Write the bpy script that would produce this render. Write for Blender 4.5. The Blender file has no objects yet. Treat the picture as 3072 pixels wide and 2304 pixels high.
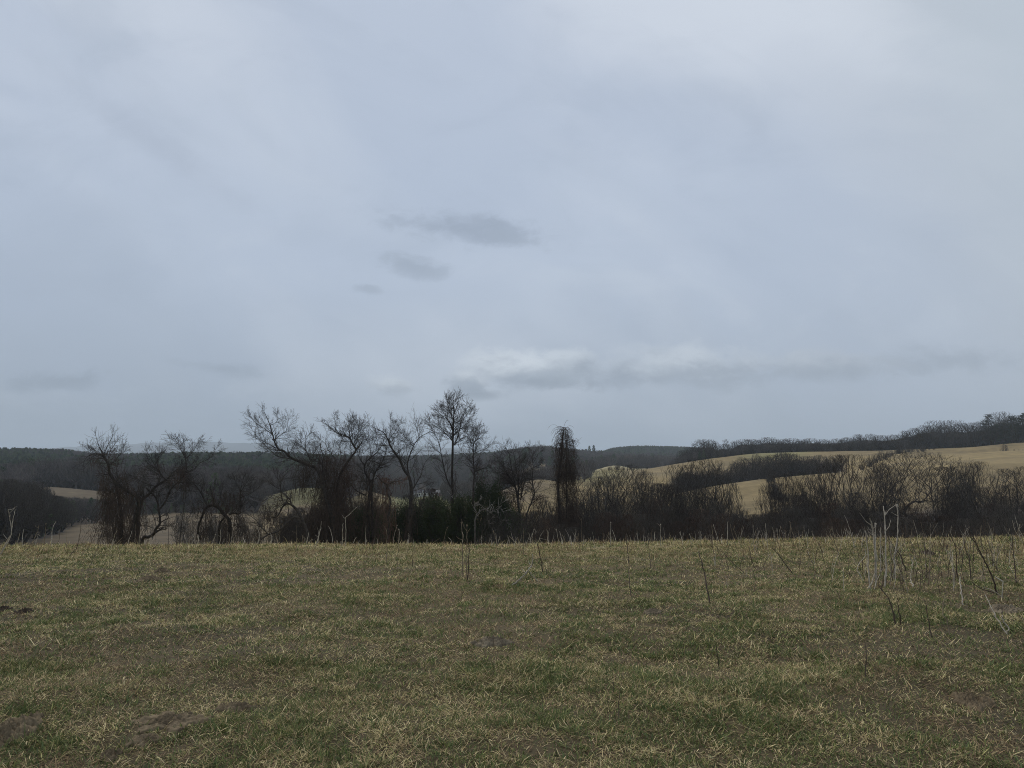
import bpy, math, random
import numpy as np
from math import sin, cos, tan, atan, radians, pi, sqrt, exp

scene = bpy.context.scene
COL = scene.collection
R = random.Random(11)

# ------------------------------------------------------------------ camera
EYE = 1.6
FPX = 2250.0                                   # focal length in photo pixels (3072 wide)
PITCH = atan((1410 - 1152) / FPX)
cam_d = bpy.data.cameras.new('camera')
cam_d.sensor_width = 36.0
cam_d.lens = FPX / 3072 * 36.0
cam_d.clip_start = 0.05
cam_d.clip_end = 60000
cam = bpy.data.objects.new('camera', cam_d)
cam.location = (0, 0, EYE)
cam.rotation_euler = (pi / 2 + PITCH, 0, 0)
COL.objects.link(cam)
scene.camera = cam

# ------------------------------------------------------------------ colour management
scene.view_settings.view_transform = 'Standard'
scene.view_settings.look = 'None'
scene.view_settings.exposure = 0.0
scene.view_settings.gamma = 1.0
scene.cycles.volume_bounces = 1
scene.cycles.max_bounces = 6
scene.cycles.diffuse_bounces = 3
scene.cycles.transparent_max_bounces = 6
scene.cycles.use_adaptive_sampling = False
scene.cycles.use_denoising = True
scene.cycles.pixel_filter_type = 'BLACKMAN_HARRIS'
scene.cycles.filter_width = 1.0
scene.cycles.denoising_input_passes = 'RGB_ALBEDO_NORMAL'
scene.cycles.denoising_prefilter = 'NONE'

CP, SP = cos(PITCH), sin(PITCH)


def ray(sx, sy):
    u = (sx - 1536) / FPX
    v = (sy - 1152) / FPX
    return u, CP + v * SP, SP - v * CP


def at(sx, sy, Y):
    """The point at forward distance Y seen at photo pixel (sx, sy)."""
    a, b, c = ray(sx, sy)
    return (a / b * Y, Y, EYE + c / b * Y)


def lin(r, g, b):
    def f(c):
        c /= 255.0
        return c / 12.92 if c <= 0.04045 else ((c + 0.055) / 1.055) ** 2.4
    return (f(r), f(g), f(b))


# ------------------------------------------------------------------ node helper
class NT:
    def __init__(self, tree):
        self.t = tree

    def new(self, typ, **kw):
        n = self.t.nodes.new(typ)
        for k, v in kw.items():
            setattr(n, k, v)
        return n

    def put(self, sock, v):
        if isinstance(v, bpy.types.NodeSocket):
            self.t.links.new(v, sock)
        elif isinstance(v, (tuple, list)) and len(v) == 3 and sock.type == 'RGBA':
            sock.default_value = (*v, 1)
        else:
            sock.default_value = v

    def m(self, op, a, b=None, c=None, clamp=False):
        n = self.new('ShaderNodeMath', operation=op, use_clamp=clamp)
        for i, v in enumerate((a, b, c)):
            if v is not None:
                self.put(n.inputs[i], v)
        return n.outputs[0]

    def smooth(self, x, lo, hi, a=0.0, b=1.0):
        n = self.new('ShaderNodeMapRange', interpolation_type='SMOOTHSTEP')
        for i, v in enumerate((x, lo, hi, a, b)):
            self.put(n.inputs[i], v)
        return n.outputs[0]

    def mix(self, f, a, b, blend='MIX'):
        n = self.new('ShaderNodeMix', data_type='RGBA', blend_type=blend)
        self.put(n.inputs[0], f)
        self.put(n.inputs[6], a)
        self.put(n.inputs[7], b)
        return n.outputs[2]

    def noise(self, vec, scale, detail=3.0, rough=0.5, distort=0.0):
        n = self.new('ShaderNodeTexNoise')
        if vec is not None:
            self.put(n.inputs['Vector'], vec)
        n.inputs['Scale'].default_value = scale
        n.inputs['Detail'].default_value = detail
        n.inputs['Roughness'].default_value = rough
        n.inputs['Distortion'].default_value = distort
        return n.outputs[0]

    def xyz(self, x, y, z=0.0):
        n = self.new('ShaderNodeCombineXYZ')
        for i, v in enumerate((x, y, z)):
            self.put(n.inputs[i], v)
        return n.outputs[0]


# ------------------------------------------------------------------ sky
SUN_EL, SUN_AZ = radians(48), radians(-40)     # azimuth from +Y (view direction), negative = left
world = bpy.data.worlds.new('World')
scene.world = world
world.use_nodes = True
wt = world.node_tree
wt.nodes.clear()
w = NT(wt)
tc = w.new('ShaderNodeTexCoord')
sep = w.new('ShaderNodeSeparateXYZ')
wt.links.new(tc.outputs['Generated'], sep.inputs[0])
dx, dy, dz = sep.outputs
yy = w.m('MAXIMUM', dy, 0.08)
A_ = w.m('DIVIDE', dx, yy)                      # sideways over forward
E_ = w.m('DIVIDE', dz, yy)                      # up over forward
sky = w.new('ShaderNodeTexSky', sky_type='NISHITA')
sky.sun_disc = False
sky.sun_elevation = SUN_EL
sky.sun_rotation = -SUN_AZ
sky.air_density = 1.0
sky.dust_density = 2.0
nish = w.mix(1.0, sky.outputs[0], (0.1, 0.1, 0.1), 'MULTIPLY')

# overcast base: paler with height
g1 = w.smooth(E_, -0.02, 0.30)
g2 = w.smooth(E_, 0.22, 0.85)
base = w.mix(g1, lin(150, 163, 181), lin(184, 196, 214))
base = w.mix(g2, base, lin(200, 208, 221))
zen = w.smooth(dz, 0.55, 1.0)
base = w.mix(zen, base, (1.95, 1.97, 2.0))  # zenith, out of view, brightened beyond the overcast gradient to light the grass
# greyer towards the right and left ends
side = w.smooth(A_, 0.15, 0.72)
base = w.mix(w.m('MULTIPLY', side, 0.75), base, lin(178, 187, 198))
sidel = w.smooth(A_, -0.25, -0.72)
lowl = w.smooth(E_, 0.45, 0.05)
base = w.mix(w.m('MULTIPLY', w.m('MULTIPLY', sidel, lowl), 0.5), base, lin(150, 161, 174))
# long soft diagonal streaks of thicker and thinner cloud
ca, sa = cos(radians(-34)), sin(radians(-34))
s1 = w.m('ADD', w.m('MULTIPLY', A_, ca), w.m('MULTIPLY', E_, sa))
s2 = w.m('SUBTRACT', w.m('MULTIPLY', E_, ca), w.m('MULTIPLY', A_, sa))
nv = w.noise(w.xyz(w.m('MULTIPLY', s1, 0.95), w.m('MULTIPLY', s2, 2.3), 3.1), 1.35, 4, 0.45, 0.5)
dk = w.m('MULTIPLY', w.smooth(nv, 0.44, 0.66), w.smooth(w.m('ADD', A_, w.m('MULTIPLY', E_, .5)), .95, .6))
lt = w.smooth(nv, 0.50, 0.30)
base = w.mix(w.m('MULTIPLY', dk, 0.44), base, lin(168, 182, 204))
base = w.mix(w.m('MULTIPLY', lt, 0.58), base, lin(209, 217, 228))
nv2 = w.noise(w.xyz(w.m('MULTIPLY', s1, 2.0), w.m('MULTIPLY', s2, 4.5), 9.4), 1.6, 5, 0.5, 0.6)
base = w.mix(w.m('MULTIPLY', w.smooth(nv2, 0.48, 0.72), 0.22), base, lin(155, 167, 184))

nv3 = w.noise(w.xyz(w.m('MULTIPLY', A_, 1.6), w.m('MULTIPLY', E_, 3.0), 7.7), 2.3, 7, 0.6, 0.5)
base = w.mix(w.m('MULTIPLY', w.smooth(nv3, 0.46, 0.72), 0.30), base, lin(160, 173, 192))
base = w.mix(w.m('MULTIPLY', w.smooth(nv3, 0.46, 0.25), 0.25), base, lin(206, 215, 226))
corner = w.smooth(w.m('ADD', A_, w.m('MULTIPLY', E_, .45)), .72, 1.0)
base = w.mix(w.m('MULTIPLY', corner, .85), base, lin(180, 191, 202))
nA = w.noise(w.xyz(w.m('MULTIPLY', A_, 5.0), w.m('MULTIPLY', E_, 8.0), 0.0), 2.0, 5, 0.58, 0.3)
nB = w.noise(w.xyz(w.m('MULTIPLY', A_, 7.0), w.m('MULTIPLY', E_, 12.0), 5.0), 2.2, 4, 0.55)


def dir_ae(sx, sy):
    a, b, c = ray(sx, sy)
    return a / b, c / b


nC = w.noise(w.xyz(w.m('MULTIPLY', A_, 9.0), w.m('MULTIPLY', E_, 17.0), 2.0), 3.0, 6, 0.65, 0.4)


def ell(sx, sy, hw, hh, tilt=0.0, rough=1.1, soft=0.75):
    a0, e0 = dir_ae(sx, sy)
    t = radians(tilt)
    da = w.m('SUBTRACT', A_, a0)
    de = w.m('SUBTRACT', E_, e0)
    p = w.m('ADD', w.m('MULTIPLY', da, cos(t)), w.m('MULTIPLY', de, sin(t)))
    q = w.m('SUBTRACT', w.m('MULTIPLY', de, cos(t)), w.m('MULTIPLY', da, sin(t)))
    p = w.m('DIVIDE', p, hw / FPX)
    q = w.m('DIVIDE', q, hh / FPX)
    d = w.m('SQRT', w.m('ADD', w.m('MULTIPLY', p, p), w.m('MULTIPLY', q, q)))
    d = w.m('ADD', d, w.m('MULTIPLY', w.m('SUBTRACT', nA, 0.5), 2.0 * rough))
    d = w.m('ADD', d, w.m('MULTIPLY', w.m('SUBTRACT', nC, 0.5), 1.7 * rough))
    mask = w.smooth(d, 1.15, 1.15 - soft - .25)
    mask = w.m('MULTIPLY', mask, w.smooth(nC, .2, .55, .65, 1.0))
    q2 = w.m('ADD', q, w.m('ADD', w.m('MULTIPLY', w.m('SUBTRACT', nB, 0.5), 2.2), w.m('MULTIPLY', w.m('SUBTRACT', nC, 0.5), 1.2)))
    return mask, q2


def grey_cloud(c, sx, sy, hw, hh, tilt, amt, col=(157, 169, 186), rough=1.1, soft=0.75):
    mk, _ = ell(sx, sy, hw, hh, tilt, rough, soft)
    return w.mix(w.m('MULTIPLY', mk, amt), c, lin(*col))


def puff(c, sx, sy, hw, hh, amt, top=(190, 199, 210), bot=(151, 162, 177), soft=0.5, rough=0.8):
    mk, q = ell(sx, sy, hw, hh, 0.0, rough, soft)
    cc = w.mix(w.smooth(q, -0.55, 0.75), lin(*bot), lin(*top))
    return w.mix(w.m('MULTIPLY', mk, amt), c, cc)


c = base
c = grey_cloud(c, 1400, 688, 255, 55, -8, 1.0, (154, 166, 184))
c = grey_cloud(c, 1560, 722, 110, 26, -14, 0.75, (157, 169, 186))
c = grey_cloud(c, 1240, 800, 130, 36, -12, 0.9, (157, 169, 186))
c = grey_cloud(c, 1110, 868, 55, 18, -8, 0.8, (158, 170, 187))
c = grey_cloud(c, 150, 1150, 190, 36, 4, 0.75, (135, 147, 163))
c = grey_cloud(c, 660, 1105, 140, 26, -8, 0.6, (140, 152, 168))
c = grey_cloud(c, 480, 440, 420, 60, -34, 0.4, (166, 176, 193), 0.6, 0.9)
# band of low cumulus over the right half
c = grey_cloud(c, 2850, 1085, 330, 48, 2, 0.7, (142, 153, 168), 1.0, 0.8)
c = puff(c, 2450, 1100, 330, 62, 0.9, (178, 187, 199), (147, 158, 173), 0.8)
c = puff(c, 2050, 1098, 340, 76, 1.0, (198, 207, 218), (149, 160, 175), 0.6)
c = puff(c, 1850, 1118, 150, 52, 0.8, (192, 202, 214), (143, 154, 170), 0.6)
c = puff(c, 1690, 1100, 120, 62, 0.95, (206, 215, 225), (146, 157, 172), 0.5)
c = puff(c, 1520, 1105, 160, 68, 1.0, (214, 222, 231), (150, 161, 176), 0.45)
c = puff(c, 1410, 1145, 85, 44, 1.0, (206, 214, 224), (146, 157, 172), 0.5)
c = puff(c, 1640, 1140, 130, 30, 0.8, (168, 179, 193), (136, 147, 162), 0.6)
c = puff(c, 1172, 1158, 72, 34, 0.95, (206, 214, 223), (160, 170, 183), 0.55)
c = grey_cloud(c, 1450, 1185, 90, 22, 0, 0.8, (134, 145, 160), 0.8, 0.8)
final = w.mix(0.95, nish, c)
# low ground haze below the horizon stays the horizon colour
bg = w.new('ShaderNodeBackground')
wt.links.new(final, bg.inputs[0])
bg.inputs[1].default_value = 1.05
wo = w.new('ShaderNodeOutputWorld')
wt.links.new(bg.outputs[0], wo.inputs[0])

# soft overcast sun
sl = bpy.data.lights.new('sun', 'SUN')
sl.energy = 1.5
sl.angle = radians(20)
sl.color = (1.0, 0.89, 0.72)
so = bpy.data.objects.new('sun', sl)
sdir = (sin(SUN_AZ) * cos(SUN_EL), cos(SUN_AZ) * cos(SUN_EL), sin(SUN_EL))
so.rotation_euler = (pi / 2 - SUN_EL, 0, -SUN_AZ + pi)
import mathutils
so.rotation_euler = mathutils.Vector((-sdir[0], -sdir[1], -sdir[2])).to_track_quat('-Z', 'Y').to_euler()
so.location = (0, 0, 50)
COL.objects.link(so)

# ------------------------------------------------------------------ noise in numpy
_tab = np.random.RandomState(5).rand(8, 256, 256)


def vnoise(x, y, k=0):
    x = np.asarray(x, float); y = np.asarray(y, float)
    xi = np.floor(x).astype(int); yi = np.floor(y).astype(int)
    fx = x - xi; fy = y - yi
    fx = fx * fx * (3 - 2 * fx); fy = fy * fy * (3 - 2 * fy)
    t = _tab[k % 8]
    x0 = xi & 255; x1 = (xi + 1) & 255; y0 = yi & 255; y1 = (yi + 1) & 255
    return (t[x0, y0] * (1 - fx) + t[x1, y0] * fx) * (1 - fy) + (t[x0, y1] * (1 - fx) + t[x1, y1] * fx) * fy


def fbm(x, y, k=0, o=4):
    s = 0; a = 0.5; n = 0
    for i in range(o):
        s = s + a * vnoise(x * 2 ** i + 17.3 * i, y * 2 ** i + 5.1 * i, k + i); n += a; a *= 0.5
    return s / n


def sstep(x, lo, hi):
    t = np.clip((np.asarray(x, float) - lo) / (hi - lo), 0, 1)
    return t * t * (3 - 2 * t)


# ------------------------------------------------------------------ terrain
RINGS = np.array([100, 140, 190, 235, 290, 350, 430, 520, 650, 820, 1100, 1600, 2600], float)
TAB = {
    -1500: [1640, 1612, 1585, 1560, 1530, 1490, 1470, 1450, 1415, 1385, 1395, 1405, 1412],
    0: [1655, 1622, 1600, 1575, 1540, 1500, 1475, 1450, 1415, 1386, 1395, 1405, 1412],
    150: [1655, 1620, 1597, 1572, 1510, 1461, 1472, 1450, 1418, 1388, 1395, 1405, 1412],
    310: [1650, 1615, 1592, 1568, 1512, 1473, 1480, 1455, 1424, 1402, 1400, 1405, 1412],
    420: [1650, 1612, 1588, 1557, 1532, 1492, 1480, 1455, 1425, 1402, 1400, 1405, 1412],
    600: [1650, 1612, 1585, 1550, 1532, 1508, 1480, 1455, 1424, 1398, 1400, 1405, 1412],
    790: [1650, 1612, 1585, 1557, 1530, 1489, 1496, 1470, 1427, 1398, 1400, 1405, 1412],
    920: [1650, 1612, 1583, 1552, 1510, 1462, 1480, 1465, 1432, 1402, 1402, 1405, 1412],
    1050: [1650, 1612, 1582, 1550, 1508, 1464, 1482, 1474, 1440, 1408, 1398, 1405, 1412],
    1270: [1650, 1612, 1580, 1545, 1524, 1510, 1500, 1492, 1480, 1428, 1396, 1402, 1412],
    1450: [1650, 1612, 1575, 1530, 1492, 1492, 1488, 1478, 1452, 1412, 1388, 1396, 1408],
    1620: [1650, 1610, 1560, 1490, 1441, 1458, 1460, 1440, 1408, 1374, 1373, 1387, 1404],
    1770: [1650, 1602, 1560, 1520, 1470, 1440, 1430, 1415, 1420, 1410, 1380, 1385, 1402],
    1847: [1650, 1600, 1555, 1512, 1466, 1436, 1420, 1397, 1415, 1410, 1386, 1364, 1402],
    1910: [1650, 1600, 1550, 1506, 1466, 1431, 1411, 1407, 1416, 1412, 1390, 1358, 1402],
    2030: [1650, 1590, 1530, 1482, 1487, 1427, 1392, 1402, 1416, 1412, 1392, 1360, 1402],
    2160: [1645, 1580, 1510, 1455, 1472, 1412, 1373, 1386, 1402, 1406, 1396, 1372, 1402],
    2300: [1640, 1570, 1497, 1436, 1452, 1398, 1357, 1370, 1388, 1396, 1396, 1390, 1402],
    2500: [1630, 1557, 1472, 1418, 1428, 1388, 1354, 1366, 1382, 1392, 1396, 1396, 1402],
    2690: [1620, 1542, 1458, 1406, 1387, 1368, 1350, 1362, 1378, 1388, 1394, 1396, 1402],
    2850: [1610, 1530, 1450, 1401, 1380, 1363, 1346, 1358, 1372, 1382, 1390, 1394, 1402],
    3072: [1600, 1520, 1442, 1393, 1370, 1352, 1328, 1340, 1354, 1368, 1382, 1390, 1402],
    3500: [1590, 1510, 1432, 1382, 1357, 1337, 1312, 1324, 1340, 1356, 1374, 1386, 1402],
    4800: [1580, 1500, 1422, 1372, 1347, 1327, 1302, 1314, 1330, 1346, 1366, 1380, 1402],
}
COLS = np.array(sorted(TAB), float)
SYT = np.array([TAB[int(k)] for k in COLS], float)


# a slight terrace on the big hillside
RINGS = np.insert(RINGS, 6, 385.0)
SYT = np.insert(SYT, 6, (SYT[:, 5] + SYT[:, 6]) / 2, axis=1)
for _c, _v in ((2850, 1365.5), (3072, 1355), (3500, 1339), (4800, 1329)):
    SYT[list(COLS).index(_c), 6] = _v


def pchip(x, y, xq):
    """Monotone cubic along the last axis of y."""
    h = np.diff(x); d = np.diff(y, axis=-1) / h
    m = np.zeros_like(y)
    w1 = 2 * h[1:] + h[:-1]; w2 = h[1:] + 2 * h[:-1]
    same = (d[..., :-1] * d[..., 1:]) > 0
    with np.errstate(divide='ignore', invalid='ignore'):
        mm = (w1 + w2) / (w1 / d[..., :-1] + w2 / d[..., 1:])
    m[..., 1:-1] = np.where(same, mm, 0)
    m[..., 0] = d[..., 0]; m[..., -1] = d[..., -1]
    i = np.clip(np.searchsorted(x, xq) - 1, 0, len(x) - 2)
    return i, m, h


def grid_eval(colq, yq):
    """Elevation row (photo sy) of the far ground at column colq and forward distance yq (flat arrays)."""
    colq = np.clip(colq, COLS[0], COLS[-1])
    lr = np.log(RINGS); lq = np.log(np.clip(yq, RINGS[0], RINGS[-1]))
    # along columns first: hermite for each ring
    Yt = SYT.T                                   # rings x cols
    i, m, h = pchip(COLS, Yt, colq)
    t = (colq - COLS[i]) / h[i]
    h00 = 2 * t**3 - 3 * t**2 + 1; h10 = t**3 - 2 * t**2 + t; h01 = -2 * t**3 + 3 * t**2; h11 = t**3 - t**2
    V = h00 * Yt[:, i] + h10 * h[i] * m[:, i] + h01 * Yt[:, i + 1] + h11 * h[i] * m[:, i + 1]   # rings x n
    V = V.T                                      # n x rings
    j, m2, h2 = pchip(lr, V, lq)
    k = np.arange(len(lq))
    t = (lq - lr[j]) / h2[j]
    h00 = 2 * t**3 - 3 * t**2 + 1; h10 = t**3 - 2 * t**2 + t; h01 = -2 * t**3 + 3 * t**2; h11 = t**3 - t**2
    return h00 * V[k, j] + h10 * h2[j] * m2[k, j] + h01 * V[k, j + 1] + h11 * h2[j] * m2[k, j + 1]


def col_of(x, y):
    return 1536 + FPX * 1.0066 * np.asarray(x, float) / np.maximum(y, 1.0)


def near_z(x, y):
    yc = np.maximum(y - 8, 0)
    z = -0.00282 * yc**2 + (0.0075 * np.clip(x, -60, 60) + .10 * sstep(x, 3, 17)) * sstep(y, 6, 24)
    z = z + (fbm(x * 0.12, y * 0.12, 2, 3) - 0.5) * 0.22 * sstep(y, 5, 14)
    z = z + (fbm(x * 0.9, y * 0.9, 3, 3) - 0.5) * 0.13
    return z


def terrain(x, y):
    x = np.atleast_1d(np.asarray(x, float)); y = np.atleast_1d(np.asarray(y, float))
    zn = near_z(x, y)
    f = sstep(y, 52, 96)
    out = zn.copy()
    far = y > 50
    if far.any():
        sy = grid_eval(col_of(x[far], y[far]), np.maximum(y[far], 100))
        v = (sy - 1152) / FPX
        e = (SP - v * CP) / (CP + v * SP)
        yf = np.maximum(y[far], 96)
        zf = EYE + e * yf + (fbm(x[far] * 0.02, y[far] * 0.02, 1, 4) - 0.5) * np.minimum(2.0, y[far] * 0.004)
        out[far] = zn[far] * (1 - f[far]) + zf * f[far]
    return out


def tz(x, y):
    return float(terrain(x, y)[0])


def ground_hit(sx, sy):
    """The spot on the near field seen at photo pixel (sx, sy)."""
    a, b, c = ray(sx, sy)
    best = None
    for Y in np.arange(3.0, 31.0, 0.1):
        x = a / b * Y; z = EYE + c / b * Y
        if z <= tz(x, Y):
            return x, float(Y), tz(x, Y)
    return a / b * 28, 28.0, tz(a / b * 28, 28.0)


# ------------------------------------------------------------------ object helpers
def tag(o, label=None, cat=None, group=None, kind=None):
    if label: o['label'] = label
    if cat: o['category'] = cat
    if group: o['group'] = group
    if kind: o['kind'] = kind
    return o


def empty(name, loc):
    o = bpy.data.objects.new(name, None)
    o.location = loc
    o.empty_display_size = 0.3
    COL.objects.link(o)
    return o


def np_mesh(name, V, faces_by_n, cols=None, smooth=False):
    """faces_by_n: list of int arrays (k, n)."""
    me = bpy.data.meshes.new(name)
    V = np.ascontiguousarray(V, dtype=np.float32)
    me.vertices.add(len(V))
    me.vertices.foreach_set('co', V.ravel())
    loops = np.concatenate([f.ravel() for f in faces_by_n]).astype(np.int32)
    cnt = np.concatenate([np.full(len(f), f.shape[1], np.int32) for f in faces_by_n])
    st = np.concatenate([[0], np.cumsum(cnt)[:-1]]).astype(np.int32)
    me.loops.add(len(loops))
    me.loops.foreach_set('vertex_index', loops)
    me.polygons.add(len(cnt))
    me.polygons.foreach_set('loop_start', st)
    if smooth:
        me.polygons.foreach_set('use_smooth', np.ones(len(cnt), dtype=bool))
    if cols is not None:
        at_ = me.color_attributes.new('tint', 'FLOAT_COLOR', 'POINT')
        c4 = np.ones((len(V), 4), np.float32); c4[:, :3] = cols
        at_.data.foreach_set('color', c4.ravel())
    me.update(calc_edges=True)
    return me


def link_mesh(name, me, mat, parent=None, origin=None):
    o = bpy.data.objects.new(name, me)
    if mat is not None and not me.materials:
        me.materials.append(mat)
    COL.objects.link(o)
    if parent is not None:
        o.parent = parent
    return o


class Tubes:
    """Collects tapered tubes; builds ONE mesh."""
    def __init__(self):
        self.g = {}

    def add(self, pts, radii, sides=3):
        self.g.setdefault((len(pts), sides), ([], []))
        a, b = self.g[(len(pts), sides)]
        a.append(pts); b.append(radii)

    def arrays(self, origin=(0, 0, 0)):
        Vs, Fs, off = [], [], 0
        for (n, k), (P, Rr) in self.g.items():
            P = np.array(P, float) - np.array(origin); Rr = np.array(Rr, float)   # m n 3 ; m n
            T = np.gradient(P, axis=1)
            T /= np.maximum(np.linalg.norm(T, axis=2, keepdims=True), 1e-9)
            ref = np.zeros_like(T); ref[..., 0] = 0.31; ref[..., 1] = 0.87; ref[..., 2] = 0.38
            U = np.cross(T, ref); U /= np.maximum(np.linalg.norm(U, axis=2, keepdims=True), 1e-6)
            W = np.cross(T, U)
            ang = np.arange(k) * 2 * pi / k
            ring = (P[:, :, None, :] + Rr[:, :, None, None] *
                    (U[:, :, None, :] * np.cos(ang)[None, None, :, None] + W[:, :, None, :] * np.sin(ang)[None, None, :, None]))
            m = len(P)
            Vs.append(ring.reshape(-1, 3))
            idx = off + np.arange(m * n * k).reshape(m, n, k)
            a = idx[:, :-1, :]; b = idx[:, 1:, :]
            f = np.stack([a, np.roll(a, -1, 2), np.roll(b, -1, 2), b], -1).reshape(-1, 4)
            Fs.append(f)
            off += m * n * k
        return np.concatenate(Vs), np.concatenate(Fs)

    def mesh(self, name, origin=(0, 0, 0), smooth=True):
        V, F = self.arrays(origin)
        return np_mesh(name, V, [F], smooth=smooth)

    def count(self):
        return sum(len(a) for a, _ in self.g.values())


# ------------------------------------------------------------------ materials
def make_mat(name):
    m = bpy.data.materials.new(name)
    m.use_nodes = True
    m.node_tree.nodes.clear()
    return m, NT(m.node_tree)


def finish(m, n, colour, rough=0.9, bump=None, bump_s=0.3, transl=0.0):
    b = n.new('ShaderNodeBsdfPrincipled')
    n.put(b.inputs['Base Color'], colour)
    b.inputs['Roughness'].default_value = rough
    b.inputs['Specular IOR Level'].default_value = 0.2
    if bump is not None:
        bn = n.new('ShaderNodeBump')
        bn.inputs['Strength'].default_value = bump_s
        n.put(bn.inputs['Height'], bump)
        n.t.links.new(bn.outputs[0], b.inputs['Normal'])
    out = n.new('ShaderNodeOutputMaterial')
    if transl:
        t = n.new('ShaderNodeBsdfTranslucent')
        n.put(t.inputs[0], colour)
        mx = n.new('ShaderNodeMixShader')
        mx.inputs[0].default_value = transl
        n.t.links.new(b.outputs[0], mx.inputs[1]); n.t.links.new(t.outputs[0], mx.inputs[2])
        n.t.links.new(mx.outputs[0], out.inputs[0])
    else:
        n.t.links.new(b.outputs[0], out.inputs[0])
    return m


def wood_mat(name, c1, c2, scale=6.0):
    m, n = make_mat(name)
    tco = n.new('ShaderNodeTexCoord')
    nz = n.noise(tco.outputs['Object'], scale, 4, 0.6)
    oi = n.new('ShaderNodeObjectInfo')
    col = n.mix(n.smooth(nz, 0.35, 0.65), c1, c2)
    val = n.m('ADD', 0.8, n.m('MULTIPLY', oi.outputs['Random'], 0.4))
    col = n.mix(1.0, col, n.xyz(val, val, val), 'MULTIPLY')
    return finish(m, n, col, 0.95)


BARK = wood_mat('bark', (0.024, 0.021, 0.019), (0.052, 0.044, 0.039))
TWIG = wood_mat('twig_bark', (0.028, 0.024, 0.022), (0.050, 0.042, 0.038), 3.0)
TWIG_RED = wood_mat('reddish_twig_bark', (0.038, 0.026, 0.021), (0.066, 0.045, 0.036), 3.0)
TWIG_GREY = wood_mat('grey_twig_bark', (0.038, 0.034, 0.031), (0.074, 0.067, 0.060), 3.0)
VINE = wood_mat('dry_vine', (0.034, 0.026, 0.022), (0.068, 0.050, 0.041), 2.0)
DEAD = wood_mat('dead_grey_wood', (0.16, 0.145, 0.13), (0.27, 0.25, 0.225), 8.0)
STALK_PALE = wood_mat('pale_dry_stalk', (0.26, 0.23, 0.185), (0.46, 0.415, 0.345), 14.0)
STALK_DARK = wood_mat('dark_dry_stalk', (0.055, 0.042, 0.034), (0.11, 0.085, 0.066), 14.0)
STALK_TAN = wood_mat('tan_dry_stalk', (0.15, 0.12, 0.085), (0.27, 0.22, 0.15), 14.0)


def leaf_mat(name, c1, c2, sc=0.6):
    m, n = make_mat(name)
    geo = n.new('ShaderNodeNewGeometry')
    nz = n.noise(geo.outputs['Position'], sc, 3, 0.6)
    oi = n.new('ShaderNodeObjectInfo')
    f = n.m('ADD', n.m('MULTIPLY', nz, 0.6), n.m('MULTIPLY', oi.outputs['Random'], 0.4))
    col = n.mix(n.smooth(f, 0.3, 0.7), c1, c2)
    return finish(m, n, col, 0.85, transl=0.15)


CEDAR = leaf_mat('cedar_foliage', (0.020, 0.030, 0.013), (0.050, 0.066, 0.027), 1.4)
PINE = leaf_mat('pine_needles', (0.034, 0.056, 0.030), (0.085, 0.118, 0.056), 0.03)
PINE_DARK = leaf_mat('dark_pine_needles', (0.018, 0.024, 0.017), (0.032, 0.040, 0.026), 0.1)

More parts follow.
